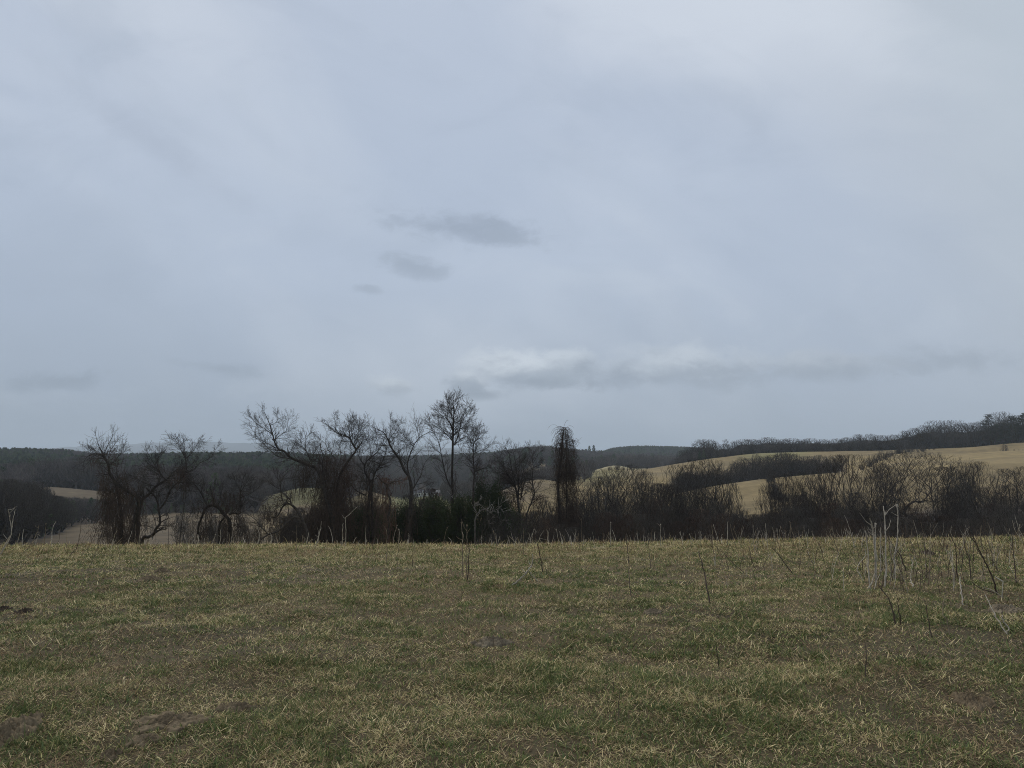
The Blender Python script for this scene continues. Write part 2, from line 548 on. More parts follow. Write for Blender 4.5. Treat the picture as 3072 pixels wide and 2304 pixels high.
# ------------------------------------------------------------------ ground sheet
def land_cover(x, y):
    col = col_of(x, y)
    n1 = fbm(x * 0.03, y * 0.03, 0, 4); n2 = fbm(x * 0.008 + 9, y * 0.012, 4, 3)
    n3 = fbm(x * 0.25, y * 0.25, 3, 3)
    straw = np.array([0.226, 0.172, 0.083]); ochre = np.array([0.176, 0.134, 0.068]); green = np.array([0.150, 0.155, 0.062])
    pale = np.array([0.27, 0.235, 0.14]); floor = np.array([0.060, 0.047, 0.039]); soil = np.array([0.052, 0.043, 0.025])
    brown = np.array([0.112, 0.086, 0.054])
    def mx(a, b, t):
        return a * (1 - t[:, None]) + b * t[:, None]
    c = mx(np.tile(brown, (len(x), 1)), straw * .8, sstep(n1, 0.35, 0.65))
    right = sstep(col, 1560, 1800) * sstep(y, 120, 190)
    hill = mx(np.tile(straw, (len(x), 1)), ochre, sstep(n2 * 0.6 + n1 * 0.4, 0.42, 0.62))
    grn = sstep(np.exp(-((col - 2330) / 130) ** 2) * sstep(y, 330, 420), 0.2, 0.9)
    hill = mx(hill, green, grn * 0.55)
    hill = mx(hill, green, sstep(np.exp(-((col - 1790) / 120) ** 2), 0.3, 1.0) * sstep(y, 280, 360) * 0.4)
    hill = mx(hill, ochre * 0.95, sstep(y, 240, 190) * 0.8)
    c = mx(c, hill, right)
    c = mx(c, np.tile(green * .52, (len(x), 1)), sstep(np.abs(col - 900), 160, 90) * sstep(np.abs(y - 340), 70, 40) * 0.8)
    c = mx(c, np.tile(green * 0.8, (len(x), 1)), sstep(np.abs(col - 1280), 150, 80) * sstep(y, 250, 300) * sstep(y, 660, 600) * 0.9)
    c = mx(c, pale, sstep(np.abs(col - 1835), 120, 90) * sstep(y, 470, 500) * sstep(y, 580, 545))
    c = mx(c, brown * .82, sstep(col, 900, 700) * sstep(y, 100, 130) * .95)
    c = mx(c, brown * .8, sstep(np.abs(col - 235), 220, 180) * sstep(np.abs(y - 335), 60, 45))
    c = c * (0.86 + 0.28 * n3)[:, None]
    # woods: leaf litter
    wood = np.zeros(len(x))
    lf = sstep(col, 1010, 850) * sstep(y, 262, 285)
    clr = sstep(np.abs(col - 240), 210, 150) * sstep(np.abs(y - 335), 50, 38)
    clr2 = sstep(np.abs(col - 920), 160, 130) * sstep(np.abs(y - 330), 60, 45)
    wood = np.maximum(wood, lf * (1 - clr) * (1 - clr2))
    edge = np.interp(col, [0, 90, 150, 200, 230, 360], [108, 125, 150, 185, 222, 245])
    wood = np.maximum(wood, sstep(col, 400, 360) * sstep(y - edge, -3, 4) * (1 - clr))
    md = sstep(col, 850, 1010) * sstep(y, 650, 690) * (1 - sstep(np.abs(col - 1630), 50, 30) * sstep(np.abs(y - 760), 90, 70))
    wood = np.maximum(wood, md)
    wood = np.maximum(wood, sstep(col, 1480, 1600) * sstep(y, 60, 70) * sstep(y, 165, 130))
    rd = sstep(col, 1990, 2040) * sstep(col, 2560, 2500) * sstep(y, 240, 255) * sstep(y, 352, 330)
    wood = np.maximum(wood, rd)
    wood = np.maximum(wood, sstep(col, 1960, 2040) * sstep(y, 434, 446))
    c = mx(c, floor, wood)
    # near field soil and thatch
    nf = sstep(y, 60, 45)
    near = mx(np.tile(soil, (len(x), 1)), np.array([0.115, 0.088, 0.048]), sstep(n3 * 0.6 + n1 * 0.4, 0.35, 0.7))
    near = mx(near, np.array([0.30, 0.255, 0.125]), sstep(y, 12, 25) * 0.9)
    return mx(c, near, nf)


def build_ground():
    ys = np.concatenate([np.linspace(-60, 0, 25)[:-1], np.linspace(0, 34, 240)[:-1], np.geomspace(34, 2600, 330)])
    nc = 520
    t = np.linspace(-1, 1, nc)
    s = 1.15 * t + 1.4 * t**5
    Wd = np.sqrt(np.maximum(ys, 0) ** 2 + 30.0**2)
    X = s[None, :] * Wd[:, None]
    Yg = np.repeat(ys[:, None], nc, 1)
    z = terrain(X.ravel(), Yg.ravel())
    V = np.stack([X.ravel(), Yg.ravel(), z], 1)
    idx = np.arange(len(ys) * nc).reshape(len(ys), nc)
    F = np.stack([idx[:-1, :-1], idx[:-1, 1:], idx[1:, 1:], idx[1:, :-1]], -1).reshape(-1, 4)
    cols = land_cover(X.ravel(), Yg.ravel())
    me = np_mesh('ground', V, [F], cols, smooth=True)
    m, n = make_mat('ground_surface')
    vc = n.new('ShaderNodeVertexColor', layer_name='tint')
    geo = n.new('ShaderNodeNewGeometry')
    pos = geo.outputs['Position']
    a = n.noise(pos, 0.35, 6, 0.65)
    b = n.noise(pos, 9.0, 5, 0.7)
    mp = n.new('ShaderNodeMapping'); mp.inputs['Scale'].default_value = (.35, 1.0, 1.0); mp.inputs['Rotation'].default_value = (0, 0, .35)
    n.t.links.new(pos, mp.inputs['Vector'])
    d = n.noise(mp.outputs[0], 0.07, 6, 0.7)
    k = n.m('ADD', n.m('MULTIPLY', n.m('SUBTRACT', a, 0.5), 1.3), n.m('MULTIPLY', n.m('SUBTRACT', b, 0.5), 0.8))
    k = n.m('ADD', k, n.m('MULTIPLY', n.m('SUBTRACT', d, 0.5), 1.7))
    k = n.m('ADD', k, 1.0)
    col = n.mix(1.0, vc.outputs[0], n.xyz(k, k, k), 'MULTIPLY')
    finish(m, n, col, 0.95, b, 0.5)
    o = link_mesh('ground', me, m)
    tag(o, 'rolling farmland of dry straw fields and wooded valley floor', 'ground', kind='structure')


build_ground()


def build_mountains():
    """Far blue mountains, real ridges about eleven kilometres away."""
    sxs = np.array([-2500, -800, 100, 190, 330, 420, 480, 540, 600, 640, 700, 780, 860, 940, 1030, 1120, 1300, 1500, 1700, 2100, 2600, 4200], float)
    sys_ = np.array([1352, 1350, 1348, 1342, 1336, 1329, 1328, 1331, 1324, 1324, 1328, 1331, 1327, 1322, 1324, 1330, 1342, 1348, 1352, 1362, 1372, 1372], float)
    q = np.linspace(-2500, 4200, 420)
    rows = []
    prof = np.interp(q, sxs, sys_)
    ker = np.ones(9) / 9
    prof = np.convolve(np.pad(prof, 4, mode='edge'), ker, 'valid')
    Y0 = 8000.0
    for d, fr in ((-2600, 0.0), (-1800, 0.22), (-1000, 0.62), (-400, 0.88), (0, 1.0), (700, 0.8), (1800, 0.0)):
        Y = Y0 + d
        pts = []
        for i, sx in enumerate(q):
            x, _, z = at(sx, prof[i], Y0)
            zz = -25 + (z + 25) * fr + (float(vnoise(sx * 0.03, d * 0.002, 3)) - 0.5) * 70 * fr * (1 if d else 0.2)
            pts.append((x * Y / Y0, Y, zz))
        rows.append(pts)
    V = np.array(rows).reshape(-1, 3)
    nr, ncol = len(rows), len(q)
    idx = np.arange(nr * ncol).reshape(nr, ncol)
    F = np.stack([idx[:-1, :-1], idx[:-1, 1:], idx[1:, 1:], idx[1:, :-1]], -1).reshape(-1, 4)
    me = np_mesh('mountains', V, [F], smooth=True)
    m, n = make_mat('mountain_woods')
    geo = n.new('ShaderNodeNewGeometry')
    nz = n.noise(geo.outputs['Position'], 0.004, 5, 0.6)
    finish(m, n, n.mix(nz, (0.018, 0.022, 0.024), (0.034, 0.036, 0.036)))
    tag(link_mesh('mountains', me, m), 'low blue mountains on the far horizon', 'mountains', kind='structure')
    # the plain between the near hills and the mountains
    s = np.linspace(-1.4, 1.4, 40)
    Yr = np.array([2590, 4500, 7000, 9500, 14000.0])
    V = np.array([(a * Y, Y, (1.6 - 0.001 * Y - 3) if Y < 3000 else -30) for Y in Yr for a in s])
    idx = np.arange(len(Yr) * 40).reshape(len(Yr), 40)
    F = np.stack([idx[:-1, :-1], idx[:-1, 1:], idx[1:, 1:], idx[1:, :-1]], -1).reshape(-1, 4)
    tag(link_mesh('plain', np_mesh('plain', V, [F]), m), 'wooded lowland running to the far mountains', 'ground', kind='structure')


build_mountains()


# ------------------------------------------------------------------ trees: growth
def nrm(v):
    l = sqrt(v[0]**2 + v[1]**2 + v[2]**2) or 1.0
    return (v[0] / l, v[1] / l, v[2] / l)


def deviate(d, ang, rnd):
    """d turned by ang about a random azimuth."""
    while True:
        a = (rnd.gauss(0, 1), rnd.gauss(0, 1), rnd.gauss(0, 1))
        k = a[0] * d[0] + a[1] * d[1] + a[2] * d[2]
        p = (a[0] - k * d[0], a[1] - k * d[1], a[2] - k * d[2])
        if p[0]**2 + p[1]**2 + p[2]**2 > 1e-3:
            break
    p = nrm(p)
    ca, sa = cos(ang), sin(ang)
    return (d[0] * ca + p[0] * sa, d[1] * ca + p[1] * sa, d[2] * ca + p[2] * sa)


def grow(T, Tw, p, d, L, r, lev, q, rnd):
    """One branch with its children. T takes thick wood, Tw the twigs."""
    n = 4 if lev >= 1 else 3
    pts = [p]; ds = [d]
    st = L / n
    for i in range(n):
        d = nrm((d[0] + rnd.gauss(0, q['wob']), d[1] + rnd.gauss(0, q['wob']), d[2] + rnd.gauss(0, q['wob']) + q['up'] * st / max(L, .1) * 1.2))
        p = (p[0] + d[0] * st, p[1] + d[1] * st, p[2] + d[2] * st)
        pts.append(p); ds.append(d)
    r1 = max(r * 0.5, q['rmin'])
    rad = [r + (r1 - r) * i / n for i in range(n + 1)]
    if lev == 0:
        rad[-1] = rad[-1] * 0.6
    (T if r > q['thick'] else Tw).add(pts, rad, 5 if r > 0.06 else 3)
    if lev <= 0:
        return
    nc = q['nc'][lev - 1]
    nc = int(nc + rnd.random())
    for k in range(nc):
        t = q['t0'] + (1 - q['t0']) * (k + rnd.random()) / nc
        f = t * n; i = min(int(f), n - 1); f -= i
        a, b = pts[i], pts[i + 1]
        s = (a[0] + (b[0] - a[0]) * f, a[1] + (b[1] - a[1]) * f, a[2] + (b[2] - a[2]) * f)
        dd = deviate(ds[i + 1], radians(rnd.uniform(*q['ang'])), rnd)
        ll = L * q['ratio'] * rnd.uniform(0.65, 1.15) * (1.12 - 0.45 * t)
        rr = max((rad[0] + (rad[-1] - rad[0]) * t) * 0.6, q['rmin'])
        grow(T, Tw, s, dd, ll, rr, lev - 1, q, rnd)


def proto_tree(seed, H, form, rtip, natt, ntip):
    """Meshes (trunk, crown) of a bare tree of height H: branches reach out to points that fill the crown's shape."""
    rnd = np.random.RandomState(seed)
    # crown outline: half width (share of H) at height share h
    def half(h):
        if form == 'oak':
            return .46 * np.sqrt(np.clip(1 - ((h - .60) / .41) ** 2, 0, 1))
        if form == 'vase':
            return np.where(h > .62, .40 * np.sqrt(np.clip(1 - ((h - .62) / .39) ** 2, 0, 1)), .40 * np.clip((h - .10) / .52, 0, 1) ** .75)
        if form == 'oval':
            return .27 * np.sqrt(np.clip(1 - ((h - .56) / .45) ** 2, 0, 1))
        if form == 'slim':
            return .16 * np.sqrt(np.clip(1 - ((h - .55) / .46) ** 2, 0, 1))
        return .44 * np.clip(1.02 - h, 0, 1) ** .45 * np.clip(.35 + 1.1 * h, 0, 1)          # bush
    base_h = {'oak': .25, 'vase': .14, 'oval': .14, 'slim': .10, 'bush': .03}[form]
    A = []
    lob = rnd.uniform(0, 6.28, 6)
    while len(A) < natt:
        h = rnd.uniform(base_h, 1.0)
        a = rnd.uniform(0, 2 * pi)
        w_ = float(half(np.array(h))) * (1 + .16 * sin(3 * a + lob[0]) + .13 * sin(2 * a + 5 * h + lob[1]) + .10 * sin(7 * h + lob[2]))
        if w_ <= .02 or rnd.rand() > (w_ / .46) ** 1.2 + .08:
            continue
        r = w_ * rnd.rand() ** .55
        # gaps between the clumps of the crown
        if float(vnoise(cos(a) * r * 7 + seed, h * 7 + sin(a) * r * 7, 3)) < .30 and rnd.rand() < .75:
            continue
        A.append((cos(a) * r * H, sin(a) * r * H, h * H))
    A = np.array(A)
    pos, par = [], []
    def chain(p, pts):
        for q_ in pts:
            pos.append(q_); par.append(p); p = len(pos) - 1
        return p
    def shell(h, a, f):
        r = float(half(np.array(h))) * f * H
        return np.array([cos(a) * r, sin(a) * r, h * H])
    def bez(p0, c, p1, n_):
        return [p0 * (1 - t) ** 2 + 2 * c * t * (1 - t) + p1 * t * t + rnd.randn(3) * H * .006 for t in np.linspace(0, 1, n_ + 1)[1:]]
    if form == 'bush':
        for k in range(14):
            a = rnd.uniform(0, 2 * pi); r = .10 * H * sqrt(rnd.rand())
            b = np.array([cos(a) * r, sin(a) * r, -.3])
            d = np.array([cos(a) * .35, sin(a) * .35, 1.0]) + rnd.randn(3) * .12
            tgt = shell(rnd.uniform(.45, .93), a + rnd.uniform(-.5, .5), rnd.uniform(.2, .9))
            chain(-1, [b] + bez(b, b + d * H * .4, tgt, 9))
    else:
        th = {'oak': .28, 'vase': .18, 'oval': .88, 'slim': .92}[form]
        n = 9
        lean = rnd.randn(2) * .02
        w_ = np.cumsum(rnd.randn(n, 2) * .006, 0)
        pts = [np.array([(lean[0] * i + w_[i, 0]) * H, (lean[1] * i + w_[i, 1]) * H, -.4 + (th * H + .4) * i / (n - 1)]) for i in range(n)]
        end = chain(-1, pts)
        nl = {'oak': 10, 'vase': 13, 'oval': 0, 'slim': 0}[form]
        for k in range(nl):
            at_ = end - int(rnd.randint(0, 3))
            b = np.array(pos[at_])
            a = 2.4 * k + rnd.uniform(-.4, .4)
            h = rnd.uniform(.62, .95) if form == 'vase' else rnd.uniform(.45, .95)
            tgt = shell(h, a, rnd.uniform(.25, .92))
            hor = tgt - b; up_ = hor[2]; hor[2] = 0
            c_ = b + hor * rnd.uniform(.35, .6) + np.array([0, 0, up_ * rnd.uniform(.30, .50)])
            chain(at_, bez(b, c_, tgt, 10))
    cap = len(A) * 14 + 200
    NP = np.zeros((cap, 3)); ND = np.zeros((cap, 3)); cnt = len(pos)
    NP[:cnt] = pos
    for i in range(cnt):
        d = NP[i] - NP[par[i]] if par[i] >= 0 else np.array([0, 0, 1.0])
        ND[i] = d / max(np.linalg.norm(d), 1e-6)
    org = np.array([0, 0, base_h * H])
    order = np.argsort(np.linalg.norm(A - org, axis=1) + rnd.rand(len(A)) * H * .12)
    step = H * .045
    lo = 0 if form == 'bush' else 3
    for ai in order:
        a = A[ai]
        v = a - NP[lo:cnt]
        dist = np.linalg.norm(v, axis=1)
        cosv = (v * ND[lo:cnt]).sum(1) / np.maximum(dist, 1e-6)
        el = v[:, 2] / np.maximum(dist, 1e-6)
        cost = dist * (1 + 1.3 * (1 - cosv) + 2.6 * np.clip(.72 - el, 0, 1.7))
        j = lo + int(np.argmin(cost))
        p0 = NP[j].copy(); dd = float(dist[j - lo])
        k = max(2, int(dd / step))
        bow = ND[j] * .10 + rnd.randn(3) * .035 + np.array([0, 0, -.02])
        pj = j; last = p0
        for q_ in range(k):
            f = (q_ + 1) / k
            p = p0 + (a - p0) * f + bow * dd * sin(pi * f) + rnd.randn(3) * dd * .012
            d = p - last; d /= max(np.linalg.norm(d), 1e-6); last = p
            if cnt >= cap: break
            NP[cnt] = p; ND[cnt] = d; par.append(pj); pj = cnt; cnt += 1
    NP = NP[:cnt]; ND = ND[:cnt]; par = np.array(par)
    # pipe model for thickness
    leaf = np.ones(cnt, bool); leaf[par[par >= 0]] = False
    e = 2.15
    acc = np.where(leaf, (rtip * 1.25) ** e, 0.0)
    for i in range(cnt - 1, -1, -1):
        if par[i] >= 0: acc[par[i]] += acc[i]
    rad = acc ** (1 / e)
    rad = np.minimum(rad, H * (.026 if form != 'bush' else .011))
    kids = {}
    for i in range(cnt):
        kids.setdefault(int(par[i]), []).append(i)
    T, Tw = Tubes(), Tubes()
    thick = max(rtip * 1.7, H * .0030)
    stack = [(-1, i) for i in kids[-1]]
    while stack:
        fr, i = stack.pop()
        pts = [] if fr < 0 else [tuple(NP[fr])]
        rr = [] if fr < 0 else [min(rad[fr], rad[i] * 1.15)]
        while True:
            pts.append(tuple(NP[i])); rr.append(rad[i])
            ch = kids.get(i, [])
            if not ch: break
            ch = sorted(ch, key=lambda q_: -rad[q_])
            stack += [(i, q_) for q_ in ch[1:]]
            i = ch[0]
        if fr < 0: rr[0] *= 1.35
        if len(pts) > 1:
            big = rr[0] > thick
            (T if big else Tw).add(pts, rr, 6 if rr[0] > H * .008 else (4 if big else 3))
    R2 = random.Random(seed)
    tips = np.nonzero(leaf)[0]
    extra = np.nonzero(~leaf & (rad < rtip * 3.2))[0]
    src = list(tips) * (ntip + 1) + list(rnd.choice(extra, min(len(extra), len(tips) * max(ntip - 1, 1))))
    for i in src:
        d = deviate(tuple(ND[i]), radians(R2.uniform(8, 48)), R2)
        d = nrm((d[0], d[1], d[2] + .45))
        L = H * R2.uniform(.035, .085)
        p = tuple(NP[i]); pts = [p]
        for k in range(3):
            d = nrm((d[0] + R2.gauss(0, .09), d[1] + R2.gauss(0, .09), d[2] + R2.gauss(0, .09) + .05))
            p = tuple(p[j] + d[j] * L / 3 for j in range(3)); pts.append(p)
        Tw.add(pts, [rtip, rtip * .85, rtip * .7, rtip * .45], 3)
    return T.mesh('trunk'), Tw.mesh('crown', smooth=False)


def norm_height(tm, cm, H):
    zs = np.empty(len(cm.vertices) * 3, np.float32); cm.vertices.foreach_get('co', zs)
    top = np.percentile(zs.reshape(-1, 3)[:, 2], 98.0)
    k = H / top
    for me in (tm, cm):
        a = np.empty(len(me.vertices) * 3, np.float32); me.vertices.foreach_get('co', a)
        a = (a * k).reshape(-1, 3)
        a[:, 2] = np.where(a[:, 2] > H, H + (a[:, 2] - H) * .25, a[:, 2])
        me.vertices.foreach_set('co', a.ravel()); me.update()
    zs = zs.reshape(-1, 3) * k
    hw = np.percentile(np.abs(zs[:, 0]), 93)
    return hw


class Kind:
    """A tree kind: shared meshes used by every copy."""
    def __init__(self, seed, H, form, rtip, natt, ntip, bark=BARK, twig=TWIG):
        self.H = H
        self.tm, self.cm = proto_tree(seed, H, form, rtip, natt, ntip)
        self.hw = norm_height(self.tm, self.cm, H)
        self.tm.materials.append(bark); self.cm.materials.append(twig)

    def place(self, name, x, y, H, label, cat='tree', group=None, rz=None, hw=None, z=None):
        r = empty(name, (x, y, (tz(x, y) if z is None else z) - 0.1))
        k = H / self.H
        kx = k if hw is None else hw / self.hw
        kx = min(max(kx, k * 0.6), k * 1.7)
        r.scale = (kx, kx, k)
        r.rotation_euler = (0, 0, R.uniform(0, 6.28) if rz is None else rz)
        tag(r, label, cat, group)
        for nm, me in (('trunk', self.tm), ('crown', self.cm)):
            o = bpy.data.objects.new(nm, me); COL.objects.link(o); o.parent = r
        return r

    def at_px(self, name, sx, sy_top, Y, hw_px, label, cat='tree', group=None):
        x, _, zt = at(sx, sy_top, Y)
        zb = tz(x, Y)
        return self.place(name, x, Y, max(zt - zb + 0.1, 1.0), label, cat, group, hw=hw_px / FPX * Y)


# ------------------------------------------------------------------ hedgerow trees drawn limb by limb
def smooth_line(pts, sub=3):
    out = []
    n = len(pts)
    for i in range(n - 1):
        p0 = pts[max(i - 1, 0)]; p1 = pts[i]; p2 = pts[i + 1]; p3 = pts[min(i + 2, n - 1)]
        for k in range(sub):
            t = k / sub
            out.append(tuple(0.5 * (2 * p1[j] + (p2[j] - p0[j]) * t + (2 * p0[j] - 5 * p1[j] + 4 * p2[j] - p3[j]) * t * t +
                                    (-p0[j] + 3 * p1[j] - 3 * p2[j] + p3[j]) * t**3) for j in range(3)))
    out.append(pts[-1])
    return out


ZOOM = {'a': (220, 1270, 4.484), 'b': (560, 1380, 5.53), 'c': (720, 1200, 3.77), 'd': (1040, 1220, 3.95),
        'e': (1240, 1160, 3.457), 'f': (1420, 1260, 4.365), 's': (0, 0, 1.0)}


class LimbTree:
    def __init__(self, name, label, base_px, Y, seed, cat='tree', group='old trees along the hedgerow'):
        self.rnd = random.Random(seed)
        self.Y = Y
        self.dens = 1.3
        x, _, _ = at(base_px, 1600, Y)
        self.o = (x, Y, tz(x, Y))
        self.root = empty(name, self.o)
        tag(self.root, label, cat, group)
        self.T, self.W, self.Vn = Tubes(), Tubes(), Tubes()
        self.q = dict(wob=0.095, up=0.12, rmin=0.0037, thick=0.03, nc=(4.5, 5.5, 5), t0=0.12, ang=(18, 52), ratio=0.62)

    def limb(self, z, pts, r0, r1, twigs=1.0, lev=2, L=1.3, spread=0.35, ground=False, yoff=0.0, from_t=0.0, up=None):
        zx, zy, zs = ZOOM[z]
        w_ = 0.0
        P = []
        drift = self.rnd.uniform(-1, 1) * 0.12
        for i, (px, py) in enumerate(pts):
            w_ += self.rnd.gauss(0, 0.06) + drift * (1 if i else 0)
            P.append(at(zx + px / zs, zy + py / zs, self.Y + yoff + w_ * spread / 0.35))
        if ground:
            x, y, zz = P[0]
            g = tz(x, y)
            if zz > g:
                P.insert(0, (x + self.rnd.gauss(0, .05), y, g - 0.25))
        S = smooth_line(P, 4)
        n = len(S)
        rad = [r0 + (r1 - r0) * (i / (n - 1)) ** 0.85 for i in range(n)]
        rad = [r * (.86 if ground else .72) * self.rnd.uniform(0.88, 1.12) for r in rad]
        if ground:
            for i in range(min(3, n)):
                rad[i] *= 1.35 - 0.12 * i
        self.T.add(S, rad, 7)
        tot = sum(sqrt(sum((S[i + 1][j] - S[i][j])**2 for j in range(3))) for i in range(n - 1))
        q = dict(self.q)
        if up is not None: q['up'] = up
        N = int(tot * 4.8 * twigs * self.dens + self.rnd.random())
        for k in range(N):
            t = from_t + (1 - from_t) * (k + self.rnd.random()) / max(N, 1)
            f = t * (n - 1); i = min(int(f), n - 2); f -= i
            s = tuple(S[i][j] + (S[i + 1][j] - S[i][j]) * f for j in range(3))
            d = nrm(tuple(S[i + 1][j] - S[i][j] for j in range(3)))
            d = deviate(d, radians(self.rnd.uniform(28, 75)), self.rnd)
            if d[2] < -0.2 and self.rnd.random() < 0.75:
                d = (d[0], d[1], -d[2])
            lv = lev if self.rnd.random() < 0.6 else max(lev - 1, 0)
            grow(self.T, self.W, s, d, L * self.rnd.uniform(0.5, 1.35) * (1.2 - 0.80 * t), max(min(rad[i] * 0.45, 0.022), 0.008), lv, q, self.rnd)
        if r1 < 0.05:      # the limb's own end carries on
            d = nrm(tuple(S[-1][j] - S[-2][j] for j in range(3)))
            for k in range(2):
                grow(self.T, self.W, S[-1], deviate(d, radians(self.rnd.uniform(5, 35)), self.rnd), L * 0.45, max(r1 * 0.8, 0.006), 1, q, self.rnd)
        return S

    def vines(self, z, x0, x1, y0, y1, n, length=(0.8, 2.4), curl=0.10, depth=0.9, r=(0.005, 0.012), loose=0.0, clump=.72):
        """Hanging and tangled vine stems filling part of the tree."""
        zx, zy, zs = ZOOM[z]
        n = int(n * .72)
        cl = [(self.rnd.uniform(x0, x1), self.rnd.uniform(y0, y1)) for _ in range(max(5, n // 22))]
        for _ in range(n):
            if self.rnd.random() < clump:
                px, py = self.rnd.choice(cl)
                px += self.rnd.gauss(0, (x1 - x0) * .07); py += self.rnd.gauss(0, (y1 - y0) * .14)
                py = min(max(py, y0 - 20), y1)
            else:
                px = self.rnd.uniform(x0, x1); py = self.rnd.uniform(y0, y1)
            p = at(zx + px / zs, zy + py / zs, self.Y + self.rnd.gauss(0, depth * 0.5))
            g = tz(p[0], p[1])
            tangled = self.rnd.random() < loose
            if tangled:
                d = nrm((self.rnd.gauss(0, 1), self.rnd.gauss(0, 1), self.rnd.gauss(0, 0.8)))
                L = self.rnd.uniform(*length) * 0.6; k = 0.5; fall = 0.0
            else:
                d = nrm((self.rnd.gauss(0, 0.35), self.rnd.gauss(0, 0.35), -1))
                L = self.rnd.uniform(*length); k = curl * 1.6; fall = 0.25
            pts = [p]
            m = 6
            for i in range(m):
                d = nrm((d[0] + self.rnd.gauss(0, k), d[1] + self.rnd.gauss(0, k), d[2] + self.rnd.gauss(0, k) - fall))
                p = tuple(p[j] + d[j] * L / m for j in range(3))
                if p[2] < g:
                    p = (p[0], p[1], g)
                pts.append(p)
            rr = self.rnd.uniform(*r)
            self.Vn.add(pts, [rr] * m + [rr * 0.5], 3)

    def done(self, twig=TWIG, bark=BARK, vine=VINE):
        if self.T.count():
            link_mesh('trunk', self.T.mesh('trunk', self.o), bark, self.root)
        if self.W.count():
            link_mesh('crown', self.W.mesh('crown', self.o, smooth=False), twig, self.root)
        if self.Vn.count():
            link_mesh('vine_tangle', self.Vn.mesh('vine_tangle', self.o, smooth=False), vine, self.root)
        return self.root


# leaning tree at the far left, wrapped in hanging vines
t = LimbTree('vine_clad_tree', 'leaning tree at the left end, its trunk wrapped in a broad curtain of brown vines', 385, 42, 1)
t.limb('a', [(790, 1560), (800, 1400), (840, 1250), (880, 1100), (860, 990), (780, 935), (700, 890), (610, 830), (545, 760), (485, 660), (478, 570), (430, 480), (390, 430)], .17, .055, .5, 2, 1.2, ground=True, from_t=.35)
t.limb('a', [(640, 1560), (650, 1300), (620, 1050), (590, 880), (545, 770)], .12, .07, .4, 2, 1.0, ground=True)
t.limb('a', [(485, 670), (440, 690), (390, 680)], .05, .02, .8, 1, .8)
t.limb('a', [(400, 430), (345, 310), (310, 200), (298, 130)], .035, .008, 1.6, 1, .8, up=.3)
t.limb('a', [(410, 420), (460, 300), (520, 190), (540, 90)], .035, .008, 1.8, 1, .8, up=.3)
t.limb('a', [(420, 420), (500, 360), (580, 250), (620, 200)], .03, .008, 1.8, 1, .8, up=.3)
t.limb('a', [(390, 430), (320, 410), (240, 420), (170, 470), (140, 530)], .045, .012, 2.0, 2, .9)
t.limb('a', [(470, 560), (540, 520), (620, 430), (680, 380)], .035, .01, 2.2, 2, 1.0)
t.limb('a', [(430, 480), (300, 470), (220, 500)], .03, .01, 2.0, 2, .8)
t.vines('a', 430, 900, 860, 1560, 1050, (.9, 2.6), loose=.25)
t.vines('a', 380, 720, 420, 950, 420, (.5, 1.5), loose=.6)
t.vines('a', 220, 620, 360, 560, 200, (.3, .9), loose=.8)
t.vines('a', 150, 560, 1400, 1540, 130, (.6, 1.6), loose=.9, r=(.004, .008))
t.done()

t = LimbTree('spreading_tree', 'spreading crooked bare tree right of the vine curtain, its limbs crossing', 440, 43, 2)
t.limb('a', [(870, 1560), (870, 1400), (880, 1200), (905, 1080), (950, 1010), (1030, 940), (1100, 860), (1180, 800), (1250, 765)], .14, .06, .5, 2, 1.2, ground=True, from_t=.4)
t.limb('a', [(1250, 765), (1150, 650), (1060, 500), (985, 375)], .05, .01, 2.0, 2, 1.1)
t.limb('a', [(1180, 700), (1130, 560), (1150, 440), (1170, 400)], .035, .01, 1.8, 2, .9)
t.limb('a', [(1250, 765), (1330, 670), (1400, 620), (1480, 635)], .045, .015, 2.2, 2, 1.1)
t.limb('a', [(1050, 640), (960, 580), (880, 570)], .025, .008, 1.8, 1, .8)
t.limb('a', [(1110, 850), (950, 800), (850, 740), (760, 690)], .035, .01, 1.6, 2, .9)
t.limb('a', [(1030, 940), (1080, 895), (1110, 900), (1120, 980)], .03, .012, .8, 1, .7)
t.vines('a', 950, 1500, 560, 800, 260, (.3, 1.0), loose=.75)
t.done()

t = LimbTree('forked_tree', 'forked bare tree with a tall open fan of twigs above the low crooked trunk', 470, 44, 3)
t.limb('a', [(930, 1565), (1010, 1530), (1080, 1490), (1110, 1420), (1165, 1340), (1150, 1160), (1115, 1010), (1050, 940)], .13, .045, .5, 2, 1.0, ground=True, from_t=.4)
t.limb('a', [(1165, 1340), (1230, 1300), (1280, 1270), (1270, 1230)], .06, .02, .6, 1, .7)
t.limb('a', [(1110, 1470), (1160, 1440), (1215, 1430)], .07, .03, .4, 1, .5)
t.limb('a', [(1080, 1410), (950, 1370), (870, 1355)], .03, .01, 1.2, 2, .9)
t.limb('a', [(1155, 1160), (1240, 1050), (1310, 890), (1400, 800), (1460, 740), (1515, 650), (1520, 560), (1505, 470)], .075, .035, .7, 2, 1.1)
t.limb('a', [(1505, 470), (1440, 340), (1400, 260), (1360, 200)], .03, .008, 2.2, 2, .9)
t.limb('a', [(1508, 480), (1500, 350), (1480, 230)], .028, .008, 2.0, 2, .9)
t.limb('a', [(1508, 480), (1600, 390), (1650, 310), (1710, 220)], .03, .008, 2.2, 2, .9)
t.limb('a', [(1520, 660), (1620, 625), (1690, 540), (1820, 480), (1870, 420), (1930, 330)], .04, .008, 1.6, 2, .9)
t.limb('a', [(1130, 990), (1170, 900), (1220, 870), (1300, 860)], .03, .01, 1.2, 2, .8)
t.limb('a', [(1400, 800), (1500, 800), (1620, 800), (1700, 840)], .03, .01, 2.2, 2, .9)
t.limb('a', [(1330, 960), (1400, 900), (1450, 860)], .03, .01, 1.2, 2, .9)
